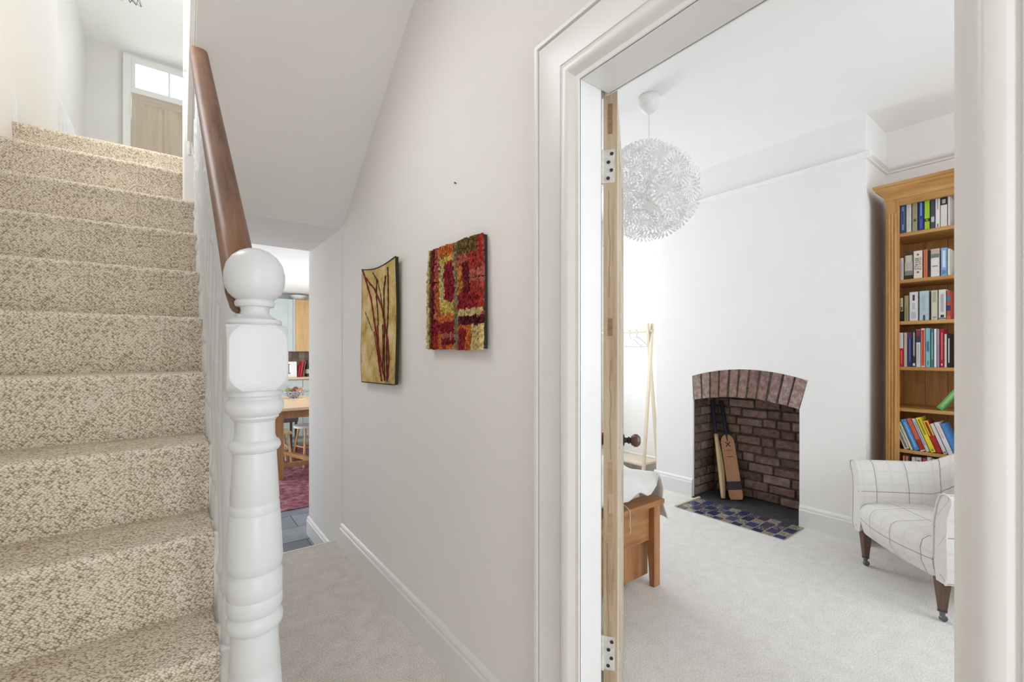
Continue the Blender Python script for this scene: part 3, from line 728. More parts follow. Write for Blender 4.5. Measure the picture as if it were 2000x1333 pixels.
for j in range(NTz):
    for i in range(NSx):
        s = (i + .5 + random.uniform(-.3, .3)) / NSx; t = (j + .5 + random.uniform(-.3, .3)) / NTz
        js, jt = s + random.uniform(-.006, .006), t + random.uniform(-.006, .006)
        best = 0
        for bi, (a, b, c, d, col) in enumerate(blocks):
            if a <= js <= b and c <= jt <= d: best = bi
        if abs(t - (.335 + .03 * s)) < .005: continue
        k = tuf.setdefault(best, MB())
        c0 = rq(s, t, .016); hgt = random.uniform(.006, .013)
        dy, dz = .0052, .0075
        ty_, tz_ = random.uniform(-.003, .003), random.uniform(-.005, .001)
        tip = c0 + Vector((-hgt, ty_, tz_))
        k.add([c0 + Vector((.001, dy, dz)), c0 + Vector((.001, -dy, dz)), c0 + Vector((.001, -dy, -dz)), c0 + Vector((.001, dy, -dz)),
               tip + Vector((0, dy * .6, dz * .6)), tip + Vector((0, -dy * .6, dz * .6)), tip + Vector((0, -dy * .6, -dz * .7)), tip + Vector((0, dy * .6, -dz * .7))],
              [(4, 5, 6, 7), (0, 1, 5, 4), (1, 2, 6, 5), (2, 3, 7, 6), (3, 0, 4, 7)])
for bi, k in tuf.items():
    k.build('tufted_patch', TM[blocks[bi][4]], RH)
w = MB().tube([rq(s / 10, .335 + .03 * s / 10, .018) for s in range(11)], .0022, 5); w.build('dark_seam', M_edge, RH)
nl = MB().lathe([(0, .0022), (.004, .0022), (.006, .0035), (.008, .003)], (0, 0, 0), 8, 'x'); nl.v = [Vector((-p.x, p.y, p.z)) for p in nl.v]
o = nl.build('nail', M_iron); o.location = (XH, 1.486, 1.90); tag(o, 'small dark nail in the hall wall above the red hanging', 'nail')

# ------------------------------------------------------------ fireplace
FP = thing('fireplace', 'open brick fireplace with a shallow soldier arch', 'fireplace', (XB, 1.722, 0))
FX, FYc = XB, 1.722
XBK = 3.95
def fpl(m): return m.shift((-FX, -FYc, 0))
w = MB()
w.box(XBK, XA - .002, OY0 - .04, OY1 + .04, 0, 1.1).box(XB + .021, XBK, OY1 + .003, OY1 + .05, 0, 1.0).box(XB + .021, XBK, OY0 - .05, OY0 - .003, 0, 1.0)
n = 16
for i in range(n):
    (ya, za), (yb, zb_) = inner[i], inner[i + 1]; (yc, zc), (yd, zd) = outer[i], outer[i + 1]
    w.loft([[(x, ya, za + .006), (x, yb, zb_ + .006), (x, yd, zd - .004), (x, yc, zc - .004)] for x in (XB + .006, XBK)])
fpl(w).build('mortar', M_mortar, FP)
fpl(MB().box(XB - .03, XBK, OY0 - .002, OY1 + .002, -.02, .004)).build('hearth_slab', M_slab, FP)
edges = [150, 205, 260, 320, 383, 440, 505, 570, 640, 715, 800, 885]
def at(cv, f):
    x = f * (len(cv) - 1); i = min(int(x), len(cv) - 2); g = x - i
    return (cv[i][0] + (cv[i + 1][0] - cv[i][0]) * g, cv[i][1] + (cv[i + 1][1] - cv[i][1]) * g)
fe = [k / 11 for k in range(12)]
for k in range(11):
    a, b = fe[k] + .007 + random.uniform(0, .004), fe[k + 1] - .007 - random.uniform(0, .004)
    if k == 0: a = fe[k]
    if k == 10: b = fe[k + 1]
    q = [at(inner, a), at(inner, b), at(outer, b), at(outer, a)]
    q = [(y + random.uniform(-.004, .004) * (0 < k < 10), z + random.uniform(-.005, .005) * (1 if j < 2 else .3)) for j, (y, z) in enumerate(q)]
    xf = XB - .001 + random.uniform(-.003, .004)
    fpl(MB().loft([[(x, y, z) for y, z in q] for x in (xf, XB + .10)])).build('brick', M_arch, FP, bevel=.004, seg=2)
cz = .077; rows = 12
for r_ in range(rows):
    z0 = .012 + r_ * cz; z1 = z0 + cz - .013
    y = OY0 - (random.uniform(.02, .18))
    while y < OY1:
        L = random.choice((.21, .215, .205, .22, .11, .105)); a, b = max(y, OY0), min(y + L - .014, OY1)
        if b - a > .025:
            dz = random.uniform(-.004, .004)
            fpl(MB().box(XBK - .012 - random.uniform(0, .008), XBK + .03, a, b, z0 + dz, z1 + dz + random.uniform(-.006, .006))).build('brick', M_brick, FP, bevel=.008, seg=2)
        y += L
    for yy, sg in ((OY1, 1), (OY0, -1)):
        x = XB + .022 - (0 if r_ % 2 else .0); first = True
        while x < XBK - .02:
            L = (.105 if r_ % 2 else .21) if first else .215; first = False
            b = min(x + L - .012, XBK - .015)
            if b - x > .02 and z0 < .86:
                y0 = yy - sg * random.uniform(-.001, .004)
                fpl(MB().box(x, b, y0, yy + sg * .03, z0, z1)).build('brick', M_brick, FP, bevel=.005, seg=2)
            x += L
# tiled hearth
HT = thing('tiled_hearth', 'chequered navy and patterned tiles in front of the fireplace', 'hearth', (3.40, 1.66, 0))
hx0, hx1, hy0, hy1 = 3.235, 3.57, 1.268, 2.062
MB().box(hx0, hx1, hy0, hy1, -.02, .005).shift((-3.40, -1.66, 0)).build('grout_bed', M_grout, HT)
ny = 11; tw = (hy1 - hy0) / ny
xs = [hx1]; 
while xs[-1] > hx0 + .01: xs.append(max(hx0, xs[-1] - tw * 1.28))
tm = {}
for i in range(len(xs) - 1):
    for j in range(ny):
        x1_, x0_ = xs[i] - .0025, xs[i + 1] + .0025
        if x1_ - x0_ < .008: continue
        MB().box(x0_, x1_, hy0 + j * tw + .0025, hy0 + (j + 1) * tw - .0025, 0, .0075).shift((-3.40, -1.66, 0)).build('tile', M_navy if (i + j) % 2 else M_ptile, HT, bevel=.001, seg=1)
o = MB().box(3.24, 3.60, 2.064, 2.085, 0, .016).build('hearth_edging', M_rackh, bevel=.003); tag(o, 'pale wood strip along the end of the tiled hearth', 'wood strip')

# cricket bats
def bat(label, base, top, facing, col, mark):
    base, top = Vector(base), Vector(top)
    zax = (top - base).normalized(); f_ = Vector(facing); yax = -(f_ - zax * f_.dot(zax)).normalized(); xax = yax.cross(zax)
    M = Matrix((xax, yax, zax)).transposed().to_4x4(); M.translation = base
    root = thing('cricket_bat', label, 'cricket bat'); root.matrix_world = M
    H = .545; secs = []
    for k in range(33):
        t = k / 32; z = H * t
        wd = .054; 
        if t < .06: wd *= .80 + .2 * (t / .06) ** .5
        if t > .88: wd = .054 * max(.34, math.sqrt(max(0, 1 - ((t - .88) / .12) ** 2)))
        th = .020 + .018 * math.sin(math.pi * min(1, (t * 1.1)) ** 1.1) * (1 - t * .4); ed = .013
        secs.append([(-wd, -ed, z), (wd, -ed, z), (wd, ed * .6, z), (wd * .35, th, z), (-wd * .35, th, z), (-wd, ed * .6, z)])
    MB().loft(secs).build('blade', col, root, bevel=.004, smooth=35)
    MB().lathe([(H - .07, .013), (H, .0155), (H + .05, .0165), (H + .27, .0165), (H + .285, .019), (H + .30, .018), (H + .305, .010)], (0, 0, 0), 14).build('grip', M_grip, root, smooth=40)
    if mark:
        m = MB(); c = (0, 0, H - .085)
        for sx in (-1, 1): m.bar((-.019 * sx, -.0142, c[2] - .022), (.019 * sx, -.0142, c[2] + .022), .0014, .008, (0, -1, 0)).v
        m2 = MB()
        for sx in (-1, 1):
            p, q = Vector((-.018 * sx, -.0138, c[2] - .020)), Vector((.018 * sx, -.0138, c[2] + .020)); d = (q - p).normalized(); nrm = Vector((-d.z, 0, d.x)) * .0042
            m2.loft([[p - nrm, p + nrm, q + nrm, q - nrm], [x + Vector((0, .001, 0)) for x in (p - nrm, p + nrm, q + nrm, q - nrm)]])
        m2.build('cross_emblem', M_ink, root)
        for zz, wd in ((-.047, .034), (-.056, .034), (-.105, .024)):
            MB().box(-wd, wd, -.0142, -.0128, H - .085 + zz - (.0028 if zz < -.1 else .0012), H - .085 + zz + (.0028 if zz < -.1 else .0012)).build('printed_line', M_ink, root)
        MB().box(-.0545, .0545, -.0143, .012, .080, .150).build('dark_tape_band', M_ink, root, bevel=.001)
    return root
M_willow = wood('pale_willow', (.52, .38, .20), (.68, .53, .31), 'z', .6, .5)
M_willowd = wood('oiled_willow', (.36, .17, .075), (.50, .26, .125), 'z', .6, .42)
M_grip = flat('navy_rubber_grip', (.018, .018, .035), .7)
M_ink = flat('dark_print', (.035, .028, .028), .6)
bat('tan cricket bat with dark cross emblem leaning in the fireplace', (3.775, 1.845, .012), (3.872, 1.985, .55), (-.86, -.52, .1), M_willowd, True)
bat('pale edge-on cricket bat behind the tan bat in the fireplace', (3.72, 1.935, .012), (3.835, 2.062, .55), (-.47, .88, .1), M_willow, False)

# ------------------------------------------------------------ bookcase and books
BX, BYL, BYR = 3.66, .832, .02
BKD = 4.0
BC = thing('bookcase', 'tall honey pine bookcase with moulded cornice in the alcove', 'bookcase', (BX, (BYL + BYR) / 2, 0))
def bk(m): return m.shift((-BX, -(BYL + BYR) / 2, 0))
for ya, yb in ((BYL, BYL - .022), (BYR + .022, BYR)):
    bk(MB().box(BX + .02, BKD, ya, yb, 0, 2.20)).build('side_panel', M_honey, BC)
for yl, sgn in ((BYL, -1), (BYR, 1)):
    q = bk(MB().box(BX, BX + .022, yl, yl + sgn * .066, .0, 2.235)).build('front_stile', M_honey, BC, bevel=.002)
    for k in range(3):
        bk(MB().lathe([(.16, .0085), (2.14, .0085)], (BX + .002, yl + sgn * (.018 + k * .015), 0), 8)).build('reeding', M_honey, q, smooth=50)
for i in range(7):
    ya = BYL - .022 - i * (BYL - BYR - .044) / 7; yb = BYL - .022 - (i + 1) * (BYL - BYR - .044) / 7
    bk(MB().box(BKD - .012, BKD, ya - .001, yb + .001, .06, 2.2)).build('back_board', M_honey, BC)
shelf_z = [2.012, 1.716, 1.452, 1.163, .902, .640, .365, .10]
for z in shelf_z:
    bk(MB().box(BX + .024, BKD - .012, BYL - .022, BYR + .022, z - .022, z)).build('shelf', M_honeyh, BC, bevel=.003)
bk(MB().box(BX, BX + .022, BYL - .0661, BYR + .0661, 2.185, 2.26)).build('frieze', M_honeyh, BC, bevel=.002)
bk(MB().box(BX - .012, BKD, BYL + .012, BYR - .012, 0, .075)).build('plinth', M_honeyh, BC, bevel=.004)
CP = [(0, 0), (.006, .004), (.008, .02), (.014, .028), (.022, .045), (.036, .060), (.044, .064), (.046, .078), (.054, .082), (.056, .098), (0, .098)]
w = MB(); rings = []
for path in ((BKD, BYL, 0, 1), (BX, BYL, 1, 1), (BX, BYR, 1, -1), (BKD, BYR, 0, -1)):
    x, y, fx, fy = path
    rings.append([(x - d * fx, y + d * fy, 2.225 + z) for d, z in CP])
w.loft(rings); bk(w).build('cornice', M_honeyh, BC, smooth=30)
bk(MB().box(BX - .05, BKD, BYL + .05, BYR - .05, 2.315, 2.325)).build('top_board', M_honeyh, BC)

def col_mat(c, rough=.45):
    key = 'cover_%d_%d_%d' % tuple(int(x * 255) for x in c)
    return MATS.get(key) or flat(key, c, rough)
def lin(r, g, b): return tuple(((x / 255) ** 2.2) for x in (r, g, b))
SPX = BX + .03                      # plane of the spines
def Yu(u, X=SPX): r = ray(u, 690); return X * r[1] / r[0]
def Zv(u, v, X=SPX): return onX(u, v, X).z
def mesh_text(s, size):
    cu = bpy.data.curves.new('lettering', 'FONT'); cu.body = s; cu.size = size; cu.align_x = 'CENTER'; cu.align_y = 'CENTER'
    ob = bpy.data.objects.new('tmp', cu); COL.objects.link(ob)
    dg = bpy.context.evaluated_depsgraph_get(); me = bpy.data.meshes.new_from_object(ob.evaluated_get(dg))
    bpy.data.objects.remove(ob); return me
def book(label, y0, y1, z0, h, depth, col, group, marks=(), lean=0., x=SPX, pages=True):
    """book standing with its spine at x facing -X, from y0 (higher) to y1; marks: (z from, z to, width fraction, colour, lift)"""
    th = abs(y0 - y1); yc = (y0 + y1) / 2
    root = thing('book', label, 'book', (x, yc, z0), (lean, 0, 0), group)
    cm = col_mat(col); t = .0018; d = depth
    MB().box(0, .0025, -th / 2, th / 2, 0, h).box(0, d, th / 2 - t, th / 2, 0, h).box(0, d, -th / 2, -th / 2 + t, 0, h).build('cover', cm, root, bevel=.0006, seg=1)
    MB().box(.0025, d - .004, -th / 2 + t, th / 2 - t, .002, h - .003).build('pages', M_pages, root)
    for k, mk in enumerate(marks):
        a, b, wf, c = mk[:4]
        MB().box(-.0007 - .0002 * k, .0008, -th / 2 * wf, th / 2 * wf, h * a, h * b).build('spine_print', col_mat(c), root)
    return root
K = lin
WHT, CRM, BLK = K(222, 220, 214), K(205, 198, 178), K(28, 27, 30)
def row(u_of, edges, zs, group, where, depth=.13):
    for e in edges:
        x0, x1, ty, col, desc, marks = e[:6]
        ua, ub = u_of(x0), u_of(x1); yt = e[6]
        z1 = Zv((ua + ub) / 2, yt)
        book(desc + ' ' + where, Yu(ua) - .0004, Yu(ub) + .0004, zs, z1 - zs, depth + random.uniform(0, .03), col, group, marks)
g1 = 'books on the top shelf'
f1 = lambda x: 1745 + x / 12.117; t1 = lambda y: 370 + y / 12.117
row(f1, [(152, 300, 0, K(58, 76, 112), 'navy blue mottled book', [(.1, .9, .35, K(120, 140, 175)), (.3, .75, .2, K(40, 50, 90))], t1(345)),
         (302, 428, 0, K(206, 204, 196), 'cream white book beside the navy book', [(.1, .9, .2, K(180, 186, 190))], t1(330)),
         (440, 572, 0, K(150, 146, 112), 'khaki book with small dark motif', [(.34, .42, .4, K(60, 55, 40))], t1(312)),
         (585, 722, 0, K(38, 64, 130), 'royal blue book with pale lettering band', [(.5, .95, .25, K(120, 160, 215)), (.05, .4, .3, K(90, 95, 160))], t1(288)),
         (730, 862, 0, K(160, 196, 52), 'lime green book with dark band', [(.27, .37, 1.0, K(40, 45, 35)), (.29, .35, .4, K(170, 130, 110))], t1(262)),
         (873, 987, 0, K(70, 74, 86), 'charcoal grey book with pale roundel', [(.22, .40, .7, K(190, 190, 200))], t1(240)),
         (990, 1106, 0, WHT, 'tall white book with dark foot mark', [(.02, .12, .25, K(110, 70, 75)), (.6, .95, .2, K(150, 150, 150))], t1(190)),
         (1110, 1277, 0, K(214, 210, 202), 'white book with black picture at its head', [(.73, .99, .95, K(30, 30, 32)), (.78, .92, .5, K(170, 165, 160))], t1(178)),
         (1284, 1350, 0, K(216, 204, 202), 'slim pinkish white book beside the door jamb', [], t1(170))], shelf_z[0], g1, 'on top shelf')
g2 = 'books on the second shelf'
f2 = lambda x: 1745 + x / 13.33; t2 = lambda y: 470 + y / 13.33
row(f2, [(170, 270, 0, K(205, 196, 194), 'short pinkish white paperback', [(.1, .9, .25, K(180, 160, 165))], t2(458)),
         (285, 512, 0, K(128, 126, 118), 'thick grey photographic book', [(.0, .14, 1, K(38, 44, 42)), (.30, .62, .9, K(178, 174, 160)), (.62, .86, .7, K(196, 190, 172)), (.86, 1, .98, K(60, 52, 40))], t2(290)),
         (520, 758, 0, K(222, 212, 198), 'cream book lettered TEAM OF RIVALS between red stars', [], t2(268)),
         (780, 892, 0, K(206, 128, 92), 'orange book', [(.02, .98, .5, K(188, 100, 66))], t2(240)),
         (896, 962, 0, K(34, 30, 30), 'thin black book beside the orange book', [(.0, .25, .9, K(80, 40, 25))], t2(262)),
         (966, 1205, 0, K(218, 214, 208), 'thick white book with photograph at its head', [(.68, .82, .9, K(110, 120, 110)), (.82, .98, .9, K(190, 165, 150)), (.35, .40, .6, K(150, 140, 140))], t2(220)),
         (1230, 1398, 0, K(134, 164, 204), 'light blue book', [(.3, .9, .45, K(200, 212, 230)), (.05, .2, .6, K(90, 130, 180))], t2(190)),
         (1405, 1485, 0, K(214, 214, 200), 'slim greenish white book beside the door jamb', [], t2(210))], shelf_z[1], g2, 'on second shelf')
# printed title and stars on the cream spine
bt = [o for o in bpy.data.objects if o.name.startswith('book') and 'RIVALS' in str(o.get('label', ''))][0]
spine_h = Zv(f2(640), t2(268)) - shelf_z[1]
for txt, dy, sz, c in (('RIVALS', -.0075 * -1, .024, K(52, 54, 92)), ('TEAM OF', -.0075, .0205, K(170, 92, 62))):
    me = mesh_text(txt, sz); me.materials.append(col_mat(c))
    ob = bpy.data.objects.new('spine_lettering', me); COL.objects.link(ob); ob.parent = bt
    # text reads downwards: text x -> -z, text y -> -y, facing -X
    ob.matrix_local = Matrix(((0, 0, -1, -.0012), (0, -1, 0, dy), (-1, 0, 0, spine_h * .53), (0, 0, 0, 1)))
for zc in (.86, .22):
    pts = []
    for k in range(10):
        rr = .0088 if k % 2 == 0 else .0037; a = math.pi / 2 + k * math.pi / 5
        pts.append((rr * math.cos(a), spine_h * zc + rr * math.sin(a)))
    MB().loft([[(x, y, z) for y, z in pts] for x in (-.0012, .0005)]).build('star_emblem', col_mat(K(120, 50, 62)), bt)
g3 = 'books on the third shelf'
f3 = lambda x: 1745 + x / 14.81; t3 = lambda y: 555 + y / 14.81
row(f3, [(190, 292, 0, K(30, 26, 34), 'black book with cream lettering panel', [(.42, .98, .8, K(178, 172, 140)), (.45, .6, .5, K(60, 56, 50))], t3(390)),
         (308, 446, 0, K(150, 140, 104), 'olive buff paperback', [(.05, .6, .3, K(128, 116, 84))], t3(338)),
         (458, 715, 0, K(212, 208, 210), 'thick white book with dark feather motif', [(.70, .90, .25, K(70, 70, 84)), (.08, .3, .5, K(178, 176, 184)), (.4, .62, .3, K(180, 180, 188))], t3(232)),
         (745, 1030, 0, K(172, 192, 196), 'pale blue grey hardback', [(.0, .18, .2, K(52, 72, 92)), (.3, .85, .35, K(160, 180, 186))], t3(200)),
         (1085, 1283, 0, K(200, 194, 176), 'cream paperback leaning slightly', [(.6, .95, .5, K(170, 164, 140)), (.05, .12, .5, K(150, 140, 130))], t3(182)),
         (1300, 1525, 0, K(212, 210, 202), 'white book with dark triangle at its foot', [(.02, .06, .9, K(100, 100, 95)), (.07, .16, .45, K(50, 52, 56)), (.25, .85, .4, K(170, 165, 168))], t3(160)),
         (1535, 1655, 0, K(176, 82, 72), 'red and blue banded paperback', [(.3, .48, 1, K(52, 56, 104)), (.62, .8, 1, K(80, 110, 140)), (.0, .1, 1, K(190, 100, 80))], t3(190))], shelf_z[2], g3, 'on third shelf')
g4 = 'books on the fourth shelf'
f4 = lambda x: 1745 + x / 14.03; t4 = lambda y: 635 + y / 14.03
row(f4, [(165, 272, 0, K(208, 206, 202), 'half white half red paperback', [(.0, .54, 1, K(176, 34, 44)), (.08, .48, .3, K(222, 110, 104))], t4(213)),
         (284, 380, 0, K(184, 172, 156), 'buff paperback beside the half red one', [], t4(213)),
         (385, 512, 0, K(44, 46, 88), 'navy and plum book', [(.84, 1, 1, K(92, 50, 92)), (.15, .82, .3, K(92, 98, 160))], t4(200)),
         (515, 610, 0, K(46, 46, 56), 'black book with silver lettering strip', [(.3, .95, .5, K(150, 148, 150)), (.03, .1, .7, K(200, 200, 214))], t4(160)),
         (616, 745, 0, K(198, 196, 184), 'white book with wine red head', [(.82, .99, 1, K(130, 48, 62)), (.66, .82, 1, K(60, 58, 72)), (.1, .6, .2, K(170, 165, 170))], t4(130)),
         (752, 866, 0, K(226, 196, 184), 'red spined book with pale border', [(.03, .96, .62, K(190, 62, 50))], t4(95)),
         (874, 1012, 0, K(126, 178, 180), 'turquoise book', [(.4, .66, .5, K(72, 112, 140)), (.05, .16, .2, K(60, 100, 110))], t4(90)),
         (1016, 1106, 0, K(70, 112, 116), 'dark teal book', [(.2, .9, .35, K(130, 170, 174))], t4(108)),
         (1110, 1186, 0, K(220, 226, 226), 'slim white book between teal and mauve', [], t4(108)),
         (1190, 1262, 0, K(160, 138, 160), 'mauve paperback', [(.6, .98, .8, K(176, 150, 146))], t4(115)),
         (1266, 1388, 0, K(156, 32, 52), 'crimson book with pale swirl', [(.2, .9, .25, K(214, 110, 110)), (.05, .1, .3, K(230, 190, 190))], t4(108)),
         (1392, 1468, 0, K(208, 196, 186), 'short cream white paperback', [], t4(250)),
         (1478, 1560, 0, K(34, 36, 38), 'black book with white lettering beside the jamb', [(.14, .86, .45, K(190, 190, 190))], t4(240))], shelf_z[3], g4, 'on fourth shelf')
# green book leaning alone on the fifth shelf
gb = book('green paperback leaning alone on an otherwise empty shelf', .56, .528, shelf_z[4], .165, .115, K(96, 156, 104), None, [(.1, .9, .4, K(150, 190, 110))], lean=R(33))
gb.location = (SPX + .005, .585, shelf_z[4] + .009)
g6 = 'leaning books on the sixth shelf'
f6 = lambda x: 1745 + x / 10.66; t6 = lambda y: 790 + y / 10.66
LEAN = R(19.5)
for x0, x1, h, c, d, mk in ((222, 342, .176, K(206, 204, 196), 'white book with grey lettering, first of the leaning row', [(.05, .7, .4, K(120, 118, 112))]),
                            (352, 412, .180, K(206, 204, 172), 'slim cream book beside the blue one', []),
                            (424, 552, .196, K(76, 134, 200), 'sky blue leaning book', [(.1, .9, .3, K(130, 180, 226))]),
                            (560, 672, .206, K(198, 96, 74), 'brick red leaning book with white foot', [(.02, .35, .95, K(160, 48, 44)), (.0, .03, 1, K(225, 215, 205))]),
                            (682, 762, .208, K(200, 196, 196), 'pale grey leaning book', [(.2, .9, .2, K(130, 120, 140))]),
                            (772, 893, .216, K(222, 208, 58), 'bright yellow leaning book', [(.5, .95, .35, K(140, 136, 40)), (.03, .1, .5, K(150, 150, 50))]),
                            (902, 1028, .200, K(168, 36, 44), 'red and amber leaning book', [(.53, 1, 1, K(224, 166, 64)), (.53, .95, .4, K(120, 50, 20))]),
                            (1042, 1130, .186, K(208, 206, 206), 'white leaning book with dark roundel', [(.03, .08, .5, K(90, 90, 100))]),
                            (1140, 1262, .196, K(210, 210, 214), 'white leaning book beside the last blue one', [(.5, .9, .3, K(220, 180, 176))]),
                            (1270, 1385, .192, K(74, 128, 190), 'blue book at the end of the leaning row', [])):
    ya, yb = Yu(f6(x0)), Yu(f6(x1)); th = (ya - yb) * math.cos(LEAN)
    b_ = book(d + ' on sixth shelf', ya, ya - th, shelf_z[5], h, .13, c, g6, mk, lean=0)
    b_.location = (SPX, (ya + yb) / 2 , shelf_z[5] + th / 2 * math.sin(LEAN)); b_.rotation_euler = (-LEAN, 0, 0)
g7 = 'books on the seventh shelf'
for x0, x1, yt, c, d, mk in ((195, 300, 1080, K(196, 150, 140), 'pink paperback with red stripes', [(.0, 1, .35, K(160, 60, 50))]), (380, 462, 1105, K(206, 208, 198), 'plain white paperback beside the striped one', []), (466, 584, 1110, K(206, 204, 190), 'cream book with brown motif', [(.85, .93, .5, K(130, 100, 70))]),
                            (604, 692, 1125, K(176, 60, 108), 'magenta paperback', []), (698, 786, 1105, K(204, 204, 214), 'pale lilac white book', []), (796, 872, 1140, K(196, 190, 200), 'short pale mauve book', []), (880, 1000, 1150, K(110, 84, 70), 'short brown book', [])):
    ua, ub = f6(x0), f6(x1)
    book(d + ' on the low shelf behind the armchair', Yu(ua), Yu(ub), shelf_z[6], Zv((ua + ub) / 2, t6(yt)) - shelf_z[6], .13, c, g7, mk)

# ------------------------------------------------------------ armchair
AC = thing('armchair', 'low cream checked armchair with dark tapered legs on casters', 'armchair', (3.236, .444, 0), (0, 0, R(-135)))
def chair_uv(p, n):
    ax, ay, az = abs(n.x), abs(n.y), abs(n.z)
    if az > .75: return (p.x, p.y)
    if ax > ay: return (p.y, p.z)
    return (p.x, p.z)
SB = .195
# upholstered shell: U-shaped wall (arm, back, arm) with flared rolled top
def shell():
    w = MB(); path = []
    a, fy, by, rc = .300, -.300, .235, .20
    for k in range(6): path.append((-a, fy + (by - rc - fy) * k / 6, -1, 0))
    for k in range(9):
        t = R(180 - 90 * k / 8); path.append((-a + rc + rc * math.cos(t), by - rc + rc * math.sin(t), math.cos(t), math.sin(t)))
    for k in range(1, 4): path.append((-a + rc + (2 * a - 2 * rc) * k / 4, by, 0, 1))
    for k in range(9):
        t = R(90 - 90 * k / 8); path.append((a - rc + rc * math.cos(t), by - rc + rc * math.sin(t), math.cos(t), math.sin(t)))
    for k in range(1, 7): path.append((a, by - rc + (fy - by + rc) * k / 6, 1, 0))
    rings = []; N = len(path); ss = 0; sacc = []
    for i, (x, y, nx, ny) in enumerate(path):
        if i: ss += math.hypot(x - path[i - 1][0], y - path[i - 1][1])
        sacc.append(ss)
        f = max(0., min(1., (y - .07) / .20)); f = f * f * (3 - 2 * f)
        top = .605 + .13 * f
        fl = .026 + .035 * f
        sec = [(.0, SB), (.035, SB), (.045, SB + .05), (.040, SB + .22), (.034 + fl * .35, top - .10), (.040 + fl, top - .035), (.042 + fl, top - .012), (.028 + fl, top), (.006 + fl * .9, top + .004), (-.012 + fl * .72, top - .008), (-.024 + fl * .42, top - .05), (-.034, top - .15), (-.036, SB + .10), (-.02, SB)]
        rings.append([(x + nx * d, y + ny * d, z) for d, z in sec])
    w.loft(rings)
    o = w.build('arm_and_back', M_fab, AC, smooth=50)
    me = o.data; ul = me.uv_layers.new(name='UVMap'); m = len(rings[0])
    dl_ = [0]
    for q in range(1, m): dl_.append(dl_[-1] + (Vector(rings[0][q]) - Vector(rings[0][q - 1])).length)
    for lp in me.loops:
        vi = lp.vertex_index; ul.data[lp.index].uv = (sacc[vi // m], dl_[vi % m])
    # piping along the front edges of the arms
    for rg, sx in ((rings[0], -1), (rings[-1], 1)):
        MB().tube([Vector(p) + Vector((0, -.002, 0)) for p in rg[1:13]], .0042, 6).build('piping', M_fab, o, smooth=60)
shell()
w = MB(); rings = []
for k in range(11):                               # sprung seat, bowed front
    x = -.262 + .524 * k / 10; bow = .045 * (1 - (x / .27) ** 2)
    sec = [(-.285 - bow * .4, SB + .0), (-.30 - bow, SB + .06), (-.305 - bow, SB + .125), (-.295 - bow, SB + .155), (-.27 - bow, SB + .172), (-.15, SB + .187), (.05, SB + .18), (.21, SB + .165), (.215, SB)]
    rings.append([(x, y, z + (.012 * (1 - (x / .262) ** 4) if z > SB + .13 else 0)) for y, z in sec])
w.loft(rings); w.build('seat', M_fab, AC, smooth=45, uvf=lambda p, n: (p.x + .04, (p.y if n.z > .5 else -.30 - (.36 - p.z))))
for sx in (-1, 1):
    for fy, spl in ((-.27, 0), (.20, .05)):
        x = sx * .275
        w = MB().loft([[(x + a * h, fy + spl * (1 - t) + b * h, .052 + (SB + .005 - .052) * t) for a, b in ((-1, -1), (1, -1), (1, 1), (-1, 1))] for t, h in ((0, .0125), (1, .024))])
        lg = w.build('leg', M_dkwood, AC, bevel=.002)
        y0 = fy + spl
        MB().lathe([(.046, .018), (.052, .018)], (x, y0, 0), 12).lathe([(.024, .010), (.047, .011)], (x, y0, 0), 10).lathe([(-.009, .012), (-.007, .015), (.007, .015), (.009, .012)], (x, y0 + .004, .015), 14, 'x').build('caster', M_caster, lg, smooth=40)

# ------------------------------------------------------------ bed, blanket, clothes rail
BD = thing('bed', 'low pine bed with a plain footboard seen past the open door', 'bed', (1.60, 1.43, 0))
def bd(m): return m.shift((-1.60, -1.43, 0))
fy = 1.43
for xa, xb in ((2.035, 2.088), (1.112, 1.165)):
    secs = []
    for z, f_ in ((0, .030), (.10, .036), (.20, .048), (.28, .060), (.44, .066)):
        secs.append([(xa, fy, z), (xb, fy, z), (xb, fy + f_, z), (xa, fy + f_, z)])
    bd(MB().loft(secs)).build('leg', M_bedw, BD, bevel=.003)
bd(MB().box(1.165, 2.035, fy + .030, fy + .055, .245, .44)).build('foot_panel', M_bedh, BD, bevel=.002)
bd(MB().box(1.085, 2.105, fy - .018, fy + .085, .44, .466)).build('top_rail', M_bedh, BD, bevel=.004)
for xa, xb in ((2.05, 2.078), (1.122, 1.15)): bd(MB().box(xa, xb, fy + .066, 3.42, .22, .36)).build('side_rail', M_bedw, BD)
for xa, xb in ((2.035, 2.088), (1.112, 1.165)): bd(MB().box(xa, xb, 3.42, 3.47, 0, .95)).build('leg', M_bedw, BD, bevel=.003)
bd(MB().box(1.165, 2.035, 3.43, 3.46, .3, .92)).build('head_panel', M_bedh, BD)
bd(MB().box(1.15, 2.05, fy + .09, 3.42, .30, .50)).build('mattress', M_bwhite, BD, bevel=.03, seg=3)
ud = thing('underbed_drawer', 'pine storage drawer on castors beneath the bed', 'drawer', (1.55, 1.503, 0))
MB().box(-.38, .53, 0, .022, .035, .217).box(-.38, -.36, .022, 1.3, .035, .215).box(.41, .43, .022, 1.3, .035, .215).box(-.36, .41, .022, 1.3, .035, .05).build('drawer_box', M_bedw, ud, bevel=.002)
for sx in (-.3, .35): MB().lathe([(-.01, .017), (.01, .017)], (sx, .04, .0175), 12, 'x').build('castor', M_iron, ud)
bl = thing('blanket', 'rumpled white linen throw spilling over the bed foot', 'blanket', (1.60, 1.50, .50))
w = MB(); NXb, NYb = 46, 44; rnd = random.Random(3)
